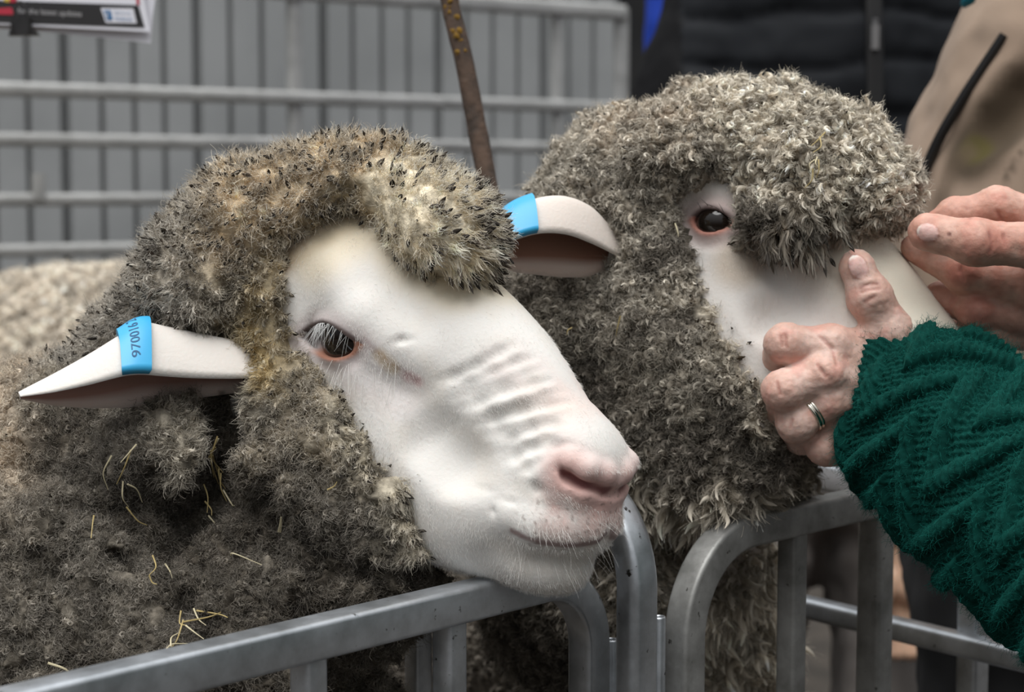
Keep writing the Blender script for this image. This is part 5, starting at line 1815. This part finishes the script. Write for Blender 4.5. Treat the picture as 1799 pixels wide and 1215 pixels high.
# person in the black padded jacket
dK = 2.15
def K(px, py, dd=0.0): return P(px, py, dK + dd)
cK = K(1432, 120)
fK = Field(np.minimum(K(1000, 1000, -.35), K(1900, -500, -.35)), np.maximum(K(1000, 1000, .35), K(1900, -500, .35)), .006)
fK.ell(K(1440, 330, .0), (.175, .125, .42), k=.04)
fK.ell(K(1450, -60, .0), (.150, .120, .24), k=.05)
fK.cone(K(1432, -280), K(1432, -330), .09, .075, .03)
for s in (-1, 1):
    sh = K(1340 if s < 0 else 1600, -180)
    el = K(1166 if s < 0 else 1668, 330, -.03)
    wr_ = K(1215, 760, -.10) if s < 0 else K(1606, 985, -.12)
    fK.cone(sh, el, .075, .068, .012)
    fK.cone(el, wr_, .066, .048, .02)
V, Q, N = cloth_mesh(fK, .005, 12)
zq = (V[:, 2] - 1.0) / .058 + .35 * fbm(V, 5, 2)
arm = np.abs((V[:, 0] - cK[0])) > .165
V = V - N * ((.0065 * (1 - np.abs(np.sin(np.pi * zq))) ** 2.2 * np.where(arm, 0.0, 1))[:, None])
colK = np.where(arm[:, None], np.array([[.005, .005, .006]]), np.array([[.012, .0135, .0165]]))
# the bare parts of the figure: head, neck and hands
hk = K(1432, -560)
fk = Field(hk - .3, hk + .2, .006)
figure_head(fk, hk)
Vh, Qh = largest(*fk.mesh(1))
wr2 = K(1602, 990, -.12)
fk2 = Field(wr2 - .16, wr2 + .14, .004)
hb = K(1592, 1030, -.12)
fk2.cone(wr2, hb, .022, .024, .01)
for i, o_ in enumerate((-.020, -.007, .006, .018)):
    fk2.chain([hb + np.array([o_, 0, -.01]), hb + np.array([o_ * 1.1 - .002, -.008, -.045]), hb + np.array([o_ * 1.0 - .006, -.02, -.072])], [.0105, .0095, .0075], .004)
fk2.chain([hb + np.array([-.022, -.01, .01]), hb + np.array([-.034, -.022, -.02]), hb + np.array([-.03, -.03, -.045])], [.012, .010, .008], .005)
fk2.cone(wr2, K(1625, 860, -.11), .022, .022, .01)
V2_, Q2_ = largest(*fk2.mesh(1))
skinc = np.array([.62, .40, .28])
arm_ = Field(np.minimum(K(1100, 1050, -.4), K(1800, -560, -.4)), np.maximum(K(1100, 1050, .3), K(1800, -560, .3)), .010)
arm_.chain([hk + np.array([0, .02, -.1]), K(1450, -250), K(1600, -180), K(1668, 330, -.03), K(1625, 860, -.11), wr2, hb], [.05, .06, .045, .035, .022, .020, .018], .01)
Va_, Qa_ = largest(*arm_.mesh(1))
personK = np_mesh('person', V2_, Q2_, M_SKIN, col=np.tile(skinc, (len(V2_), 1)))
add_piece(personK, Vh, Qh, skinc)
add_piece(personK, Va_, Qa_, skinc)
tag(personK, 'person standing behind the rams in a black quilted zip jacket', 'person')
jk = np_mesh('padded_jacket', V, Q, M_PUFF, personK, col=colK)
hair = Field(hk - .2, hk + .22, .007)
hair.ell(hk + np.array([0, .02, .03]), (.085, .10, .105), k=.01)
Vq, Qq = largest(*hair.mesh(1)); np_mesh('hair', Vq, Qq, M_BLACK, personK)
def zip_strip(f, pts, w, out, name, mat, parent, hw=.004):
    p = np.array([f.hit(*q, .8, 3.0) for q in pts])
    p = catmull(p, 10)
    n_ = np.array([f.normal(q) for q in p])
    return MB().sweep(p + n_ * out, rprof(w, hw, hw * .4), up=nrm(n_.mean(0))).build(name, mat, parent)
zp = zip_strip(fK, [(1532, -40), (1534, 40), (1535, 120), (1536, 200), (1537, 280)], .020, .002, 'zip', M_ZIP, jk, .010)
pz = fK.hit(1535, 66, .8, 3.0)
mb = MB()
mb.box((-.0042, -.010, -.0135), (.0042, -.004, .0135), np.block([[np.eye(3), pz[:, None]], [np.zeros((1, 3)), 1]]))
mb.tube([pz + np.array([0, -.007, .013]), pz + np.array([0, -.008, .020])], .003)
zpull = mb.build('zip_pull', M_STEEL, jk, smooth=False); zpull['label'] = 'grey metal zip pull'
fT = Field(np.minimum(K(1150, 1500, -.3), K(1750, 600, -.3)) * np.array([1, 1, 0]) + np.array([0, 0, FLOOR]), np.maximum(K(1150, 600, .3), K(1750, 600, .3)), .007)
hip = K(1432, 760)
fT.ell(hip, (.165, .115, .13), k=.03)
for s, x in ((-1, -.085), (1, .085)):
    a = np.array([hip[0] + x, hip[1], hip[2] - .03]); b_ = np.array([hip[0] + x * 1.15, hip[1] - .03, .50]); c_ = np.array([hip[0] + x * 1.2, hip[1], FLOOR + .06])
    fT.cone(a, b_, .10, .075, .02); fT.cone(b_, c_, .075, .06, .02)
V, Q, N = cloth_mesh(fT, .018, 9, 3, (1, 1, .8)); np_mesh('trousers', V, Q, M_TROUS, personK)
mb = MB()
for s, x in ((-1, -.10), (1, .10)):
    fs = Field(np.array([hip[0] + x - .08, hip[1] - .25, FLOOR - .01]), np.array([hip[0] + x + .08, hip[1] + .15, FLOOR + .14]), .005)
    fs.cone(np.array([hip[0] + x, hip[1] + .05, FLOOR + .04]), np.array([hip[0] + x, hip[1] - .15, FLOOR + .035]), .042, .038, .01)
    Vs, Qs = largest(*fs.mesh(1)); np_mesh('shoe', Vs, Qs, M_BLACK, personK)

# person in the tan jacket, leaning in from the right; the bare hand is theirs
dT = 1.50
def T(px, py, dd=0.0): return P(px, py, dT + dd)
personT = np_mesh('person', VR, QR, M_SKIN, col=CR)
tag(personT, 'person in a tan jacket at the edge whose bare hand plucks wool', 'person')
fJ = Field(np.minimum(T(1500, 1100, -.5), T(2500, -500, -.5)), np.maximum(T(1500, 1100, .3), T(2500, -500, .3)), .006)
RT = np.stack([nrm(RIGHT - UP * .42), FWD, nrm(UP + RIGHT * .42)], 1)
fJ.ell(T(1915, 190, 0), (.128, .125, .26), RT, .03)
fJ.ell(T(1835, 560, .02), (.118, .120, .22), k=.06)
fJ.ell(T(1800, 850, .02), (.112, .118, .13), k=.05)
fJ.ell(T(2050, -170, .02), (.12, .12, .14), k=.05)
fJ.ell(T(1800, 890, .02), (.112, .115, .088), k=.04)
shT = T(2120, -170, -.08)
fJ.cone(shT, T(2200, 330, -.28), .085, .070, .012)
fJ.cone(T(2200, 330, -.28), P(2035, 482, 1.03), .068, .046, .02)
# the crease where arm and body meet
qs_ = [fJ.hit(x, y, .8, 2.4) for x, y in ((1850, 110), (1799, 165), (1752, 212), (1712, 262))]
fJ.chain([q - ray_dir(1780, 200) * .004 for q in qs_], [.022, .024, .020, .008], .01, sub=True)
V, Q, N = cloth_mesh(fJ, .006, 11, 7, (1, 1, 1))
tanc = np.array([.33, .245, .185])
ct = np.tile(tanc, (len(V), 1)) * (1 + .08 * fbm(V, 30, 2))[:, None]
ct = blend(ct, (1 - sstep(seg_dist(V, qs_[1:]), .018, .036)) * .9, (.045, .033, .020))  # shade of the arm crease painted into the jacket colour
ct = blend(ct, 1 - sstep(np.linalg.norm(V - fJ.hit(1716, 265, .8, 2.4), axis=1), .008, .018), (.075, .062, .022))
ct = blend(ct, .6 * (1 - sstep(seg_dist(V, np.array([fJ.hit(*q, .8, 2.4) for q in ((1655, 360), (1670, 300), (1700, 270))])), .004, .012)), (.11, .080, .055))
ct = blend(ct, .8 * (1 - sstep(seg_dist(V, np.array([fJ.hit(*q, .8, 2.4) for q in ((1860, 190), (1799, 262), (1764, 318))])), .001, .004)), (.10, .075, .055))
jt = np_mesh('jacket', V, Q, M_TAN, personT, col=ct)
zip_strip(fJ, [(1770, 66), (1742, 108), (1700, 172), (1664, 232), (1640, 282), (1628, 312)], .0062, .004, 'pocket_zip', M_ZIP, jt, .010)
m = MB().tube([T(1712, -14, -.07), T(1702, -2, -.07), T(1694, 8, -.06)], [.004, .0055, .003]).build('lanyard', simple_mat('teal', (.0, .16, .22), .6), personT)
fX = Field(np.minimum(T(1450, 2000, -.3), T(2100, 800, -.3)) * np.array([1, 1, 0]) + np.array([0, 0, FLOOR]), np.maximum(T(1450, 800, .35), T(2150, 800, .35)), .008)
hipT = T(1800, 950, .02)
fX.ell(hipT, (.105, .11, .10), k=.03)
for x, y in ((-.02, -.06), (.03, .07)):
    fX.cone(hipT + np.array([x, y, 0]), np.array([hipT[0] + x, hipT[1] + y, .48]), .088, .07, .02); fX.cone(np.array([hipT[0] + x, hipT[1] + y, .48]), np.array([hipT[0] + x, hipT[1] + y, FLOOR + .06]), .07, .058, .02)
V, Q, N = cloth_mesh(fX, .010, 10, 9); np_mesh('trousers', V, Q, M_BLACK, personT)
for x, y in ((-.02, -.06), (.03, .07)):
    a = np.array([hipT[0] + x, hipT[1] + y, FLOOR + .04])
    fs = Field(a - np.array([.26, .08, .05]), a + np.array([.12, .08, .09]), .005)
    fs.cone(a + np.array([.04, 0, 0]), a - np.array([.16, 0, .004]), .042, .037, .01)
    Vs, Qs = largest(*fs.mesh(1)); np_mesh('shoe', Vs, Qs, M_BLACK, personT)
ht = T(2000, -620, -.05)
fk = Field(ht - .3, ht + .22, .006); figure_head(fk, ht); Vh, Qh = largest(*fk.mesh(1)); add_piece(personT, Vh, Qh, (.60, .38, .30))
arm_ = Field(np.minimum(T(1900, 600, -.6), P(1900, 600, .95)), np.maximum(T(2350, -700, .2), ht + .1), .010)
arm_.chain([ht + np.array([0, .02, -.1]), T(2060, -260, .0), shT, T(2200, 330, -.28), P(2035, 482, 1.05), P(1930, 472, 1.006)], [.05, .055, .045, .035, .026, .022], .01)
Va_, Qa_ = largest(*arm_.mesh(1)); add_piece(personT, Va_, Qa_, (.60, .38, .30))

# person in blue, far behind
dL = 3.0
cL = P(1262, 60, dL)
fL = Field(cL - np.array([.3, .3, cL[2] - FLOOR - .75]), cL + np.array([.3, .3, .62]), .009)
fL.ell(cL + np.array([0, 0, .05]), (.100, .11, .36), k=.03); fL.ell(cL + np.array([0, 0, .22]), (.12, .11, .16), k=.04)
fL.cone(cL + np.array([-.075, 0, .3]), cL + np.array([-.082, -.01, -.2]), .045, .04, .02); fL.cone(cL + np.array([.13, 0, .3]), cL + np.array([.15, -.01, -.2]), .05, .04, .02)
V, Q, N = cloth_mesh(fL, .005, 12, 5)
hl = cL + np.array([0, 0, .56])
fk = Field(hl - .3, hl + .2, .007); figure_head(fk, hl); Vh, Qh = largest(*fk.mesh(1))
personL = np_mesh('person', Vh, Qh, M_SKIN, col=np.tile((.6, .4, .32), (len(Vh), 1)))
tag(personL, 'person in bright blue glimpsed behind the black jacket\'s shoulder', 'person')
np_mesh('blue_jacket', V, Q, simple_mat('royal_blue_cloth', (.004, .045, .42), .7), personL)
fX = Field(np.array([cL[0] - .25, cL[1] - .25, FLOOR]), np.array([cL[0] + .25, cL[1] + .25, 1.2]), .009)
fX.ell(np.array([cL[0], cL[1], .98]), (.10, .10, .12), k=.03)
for x in (-.055, .055): fX.cone(np.array([cL[0] + x, cL[1], .95]), np.array([cL[0] + x, cL[1], FLOOR + .05]), .075, .055, .02)
V, Q, N = cloth_mesh(fX, .006, 10, 9); np_mesh('trousers', V, Q, M_BLACK, personL)
# ---------------------------------------------------------------- stick, notice, straw
M_BARK = simple_mat('lichened_bark', (.085, .052, .035), .9, noise_scale=70, color2=(.035, .024, .018), bump=.8, bump_scale=140)
pth_ = catmull(np.array([P(740, -420, 1.29), P(772, -160, 1.28), P(790, 0, 1.27), P(815, 105, 1.26), P(838, 225, 1.25), P(862, 345, 1.235), P(885, 450, 1.215), P(905, 560, 1.19), P(918, 650, 1.17)]), 14)
rs_ = np.interp(np.arange(len(pth_)), [0, 30, 60, len(pth_)], [.0062, .0064, .0066, .0075]) * (1 + .08 * noise(pth_, 60))
stick = MB().tube(pth_, rs_, 14).build('wooden_stick', M_BARK)
tag(stick, 'lichen spotted brown wooden stick leaning between the two rams', 'stick')
M_LICH = simple_mat('orange_lichen', (.24, .13, .012), .9, noise_amt=.5, noise_scale=200)
mb = MB()
g = np.random.default_rng(77)
for k in range(34):
    i = g.integers(26, 42)
    c = pth_[i] + g.normal(size=3) * .002; c = c - FWD * .0058
    a_ = np.linspace(0, 2 * np.pi, 7, endpoint=False); r_ = g.uniform(.001, .0028)
    row = c + (RIGHT * np.cos(a_)[:, None] + UP * np.sin(a_)[:, None]) * (r_ * g.uniform(.6, 1.3, 7))[:, None] + FWD * .0012
    mb.add(np.vstack([row, c - FWD * .0006]), None, [[j, 7, (j + 1) % 7] for j in range(7)])
li = mb.build('lichen', M_LICH, stick); li['label'] = 'orange lichen crust'; li['kind'] = 'stuff'
# notice clipped up at the top left
M_PAPER = simple_mat('white_paper', (.70, .70, .76), .7)
M_PRINT_BLACK = simple_mat('black_print', (.010, .009, .010), .5)
M_PRINT_RED = simple_mat('red_print', (.42, .015, .04), .6)
M_PRINT_GREY = simple_mat('pale_print', (.38, .37, .38), .6)
M_PRINT_BLUE = simple_mat('blue_print', (.02, .13, .30), .6)
M_PRINT_YEL = simple_mat('yellow_print', (.55, .38, .05), .6)
dN = 1.52
def flat(px_pts, d, mat, name, parent=None, thick=.0004, warp=None):
    """thin printed or paper shape given by its outline in the photograph, on the sheet's plane"""
    fr_ = np.array([P(x, y, (d if np.isscalar(d) else d[i])) for i, (x, y) in enumerate(px_pts)])
    bk = fr_ + FWD * thick
    k = len(fr_)
    mb = MB()
    mb.add(np.vstack([fr_, fr_.mean(0)]), None, [[i, k, (i + 1) % k] for i in range(k)])
    mb.add(np.vstack([bk, bk.mean(0)]), None, [[(i + 1) % k, k, i] for i in range(k)])
    mb.add(np.vstack([fr_, bk]), [[i, (i + 1) % k, k + (i + 1) % k, k + i] for i in range(k)])
    return mb.build(name, mat, parent, smooth=False)
sh = flat([(-190, -230), (236, -220), (253, -2), (264, 56), (0, 43), (-200, 34)], dN, M_PAPER, 'printed_notice')
tag(sh, 'printed notice with a black band hanging at the top left corner', 'notice')
s2 = flat([(-190, -225), (266, -215), (272, 0), (268, 30), (265, 76), (140, 62), (60, 54), (-195, 40)], dN + .006, M_PAPER, 'paper_sheet')
tag(s2, 'blank white sheet hanging behind the black banded notice', 'paper')
sp_ = dN - .0006
bandp = flat([(-200, -6), (240, 9), (244, 12), (254, 48), (0, 39), (-200, 30)], sp_, M_PRINT_BLACK, 'black_band', sh)
flat([(236, -60), (241, -60), (245, 9), (240, 8)], sp_ - .0002, M_PRINT_RED, 'red_edge_line', sh)
flat([(-10, 15), (20, 13), (25, 26), (-10, 25)], sp_ - .0006, M_PRINT_RED, 'red_lettering', bandp)
flat([(177, 14), (234, 15), (240, 41), (186, 40)], sp_ - .0006, M_PAPER, 'white_badge', bandp)
bg_ = flat([(182, 18), (194, 18), (198, 35), (187, 35)], sp_ - .0010, M_PRINT_BLUE, 'blue_square', bandp)
flat([(6, -4), (18, -3), (16, 4), (8, 3)], sp_ - .0006, M_PRINT_YEL, 'yellow_mark', sh)
flat([(18, -6), (30, -5), (27, 4), (17, 4)], sp_ - .0008, M_PRINT_RED, 'red_mark', sh)
def text_on(txt, px, py, d, size_px, mat, name, parent, slope=.02, italic=.0, sx=1.0):
    cu = bpy.data.curves.new(name, 'FONT')
    cu.body = txt
    cu.shear = italic
    cu.extrude = .0
    cu.resolution_u = 3
    o = bpy.data.objects.new(name, cu)
    COL.objects.link(o)
    bpy.context.view_layer.update()
    me = bpy.data.meshes.new_from_object(o.evaluated_get(bpy.context.evaluated_depsgraph_get()))
    bpy.data.objects.remove(o)
    o = bpy.data.objects.new(name, me)
    s = size_px * d / F
    b = P(px, py, d)
    for v in me.vertices:
        x, y = v.co.x * s * sx, v.co.y * s
        v.co = b + RIGHT * x + UP * (y - slope * x)
    me.materials.append(mat)
    return link(o, parent)
text_on('for the latest updates', 31, 23, sp_ - .0008, 14.5, M_PRINT_GREY, 'lettering', bandp, .055, 0, .90)
text_on('find us on', 202, 24, sp_ - .0012, 7, M_PRINT_BLUE, 'lettering', bandp, .05, -.2)
text_on('facebook', 203, 35, sp_ - .0012, 9, M_PRINT_BLUE, 'lettering', bandp, .05, -.2, .9)
text_on('f', 187, 33, sp_ - .0014, 17, M_PAPER, 'lettering', bandp, .05, -.2)
text_on('www.sheep', -60, -6, sp_ - .0008, 1, M_PRINT_GREY, 'lettering', sh) if False else None
text_on('information available here', 40, -2, sp_ - .0008, 14, M_PRINT_BLACK, 'lettering', sh, .03) if False else None
# black bulldog clip
clip = empty('bulldog_clip', P(37, 45, dN - .004))
tag(clip, 'black bulldog clip gripping the bottom edge of the notice', 'clip')
flat([(22, 28), (52, 30), (53, 42), (60, 55), (70, 61), (14, 62), (19, 52), (21, 42)], dN - .008, M_PRINT_BLACK, 'clip_jaw', clip, .006)
flat([(20, 40), (55, 42), (68, 61), (15, 62)], dN + .009, M_PRINT_BLACK, 'clip_jaw', clip, .003)
mb = MB().tube(catmull(np.array([P(24, 60, dN - .009), P(20, 40, dN - .012), P(30, 10, dN - .014), P(36, 2, dN - .014), P(43, 10, dN - .014), P(52, 40, dN - .012), P(50, 60, dN - .009)]), 8), .0007, 8)
mb.build('wire_handle', simple_mat('black_wire', (.03, .03, .03), .4), clip)
# straw caught in the wool
M_STRAW = simple_mat('straw', (.52, .40, .17), .6, noise_amt=.35, noise_scale=120)
M_STRAW_PALE = simple_mat('pale_straw', (.66, .58, .38), .6, noise_amt=.25, noise_scale=120)
gs = np.random.default_rng(99)
def straw(f, x0, y0, x1, y1, label, group, w=.0009, lift=.0095, mat=None, bend=None):
    a, b = f.hit(x0, y0, .6, 1.6), f.hit(x1, y1, .6, 1.6)
    db, da = (b - CAM) @ FWD, (a - CAM) @ FWD
    if abs(db - da) > .03: b = P(x1, y1, da)
    a = a - ray_dir(x0, y0) * lift; b = b - ray_dir(x1, y1) * lift
    L = np.linalg.norm(b - a)
    m = .5 * (a + b) + (UP * gs.normal() + RIGHT * gs.normal() - FWD * abs(gs.normal()) * .6) * L * (.12 if bend is None else bend)
    p = catmull(np.array([a, m, b]), 8)
    t = np.linspace(0, 1, len(p))
    wv = w * (1 - .55 * t)
    o = MB()
    up = nrm(CAM - m)
    tt = nrm(np.gradient(p, axis=0)); sd_ = nrm(np.cross(tt, up)); un_ = np.cross(sd_, tt)
    pr_ = rprof(1.0, .45, .2, 2)
    o.grid(p[:, None] + (sd_[:, None] * pr_[None, :, :1] + un_[:, None] * pr_[None, :, 1:]) * wv[:, None, None], closed_v=True)
    for i_ in (0, -1):
        row = p[i_] + (sd_[i_] * pr_[:, :1] + un_[i_] * pr_[:, 1:]) * wv[i_]
        k = len(row); o.add(np.vstack([row, row.mean(0)]), None, [[j, (j + 1) % k, k] for j in range(k)])
    ob = o.build('straw_stalk', mat or (M_STRAW if gs.random() < .6 else M_STRAW_PALE))
    return tag(ob, label, 'straw', group)
def straw_bunch(f, pts, label, group, **kw):
    for q in pts: straw(f, *q, label, group, **kw)
straw(gA, 603, 366, 611, 446, 'single upright straw on the left ram\'s brow beside its topknot', None, lift=.004, mat=M_STRAW_PALE, bend=.03)
straw(gA, 392, 640, 446, 650, 'bent pale straw lying where the left ram\'s ear joins its cheek', None, w=.0016, mat=M_STRAW_PALE, bend=.1)
straw(gA, 378, 598, 398, 586, 'short crumpled straw in the wool just above the left ram\'s ear', None, w=.0016)
straw(gA, 84, 1164, 132, 1196, 'pale curved straw low on the left ram\'s neck above the rail end', None, w=.0013, mat=M_STRAW_PALE)
straw(gA, 491, 934, 494, 908, 'tiny bright straw fleck alone on the left ram\'s lower cheek', None, w=.0020, mat=M_STRAW_PALE, bend=.05)
straw_bunch(gA, [(382, 766, 366, 805), (384, 770, 372, 820), (378, 785, 392, 830), (368, 800, 384, 850), (388, 830, 398, 880), (392, 860, 412, 888), (360, 880, 372, 905), (366, 905, 380, 960), (374, 800, 388, 845), (358, 850, 364, 900), (384, 820, 396, 858), (370, 790, 376, 838)],
            'dry straw stalk in the tuft hanging below the left ram\'s ear', 'straw tuft below the left ear', lift=.022)
straw_bunch(gA, [(230, 790, 205, 850), (216, 845, 226, 890), (224, 850, 250, 882), (222, 890, 258, 922), (240, 780, 212, 812), (196, 800, 190, 860)],
            'thin straw stalk in the dark neck wool under the left ram\'s ear tip', 'straws under the left ear tip', lift=.014)
straw_bunch(gA, [(322, 1088, 290, 1146), (322, 1092, 388, 1075), (326, 1098, 358, 1122), (345, 1072, 400, 1084), (318, 1072, 326, 1098), (300, 1135, 312, 1112), (340, 1068, 362, 1098), (292, 1140, 330, 1130), (268, 975, 262, 1010), (262, 1010, 276, 1026), (290, 990, 304, 1020)],
            'straw stalk in the low clump caught on the left ram\'s chest wool', 'straw clump on the chest', lift=.013)
straw_bunch(gA, [(165, 905, 160, 945), (405, 975, 460, 992), (575, 860, 592, 846), (640, 655, 680, 668)],
            'lone fine straw in the left ram\'s neck and cheek wool', 'scattered straws on the left ram', lift=.0145)
straw_bunch(gB, [(1450, 232, 1425, 256), (1440, 240, 1428, 268), (1436, 275, 1442, 300), (1432, 280, 1424, 300), (1428, 296, 1414, 330), (1438, 280, 1434, 312), (1426, 306, 1418, 328), (1480, 205, 1492, 212)],
            'yellow straw stalk in the tuft on the right ram\'s curly cap', 'straw tuft on the curly cap', lift=.0145)
straw(gB, 1306, 428, 1330, 446, 'short yellow straw just below the right ram\'s eye', None, w=.0014, lift=.004, bend=.03)
straw_bunch(gB, [(1275, 148, 1262, 164), (1186, 392, 1192, 415), (1005, 575, 996, 588), (1090, 555, 1082, 590)],
            'small straw bit in the right ram\'s neck or crown wool', 'scattered straws on the right ram', lift=.0145)
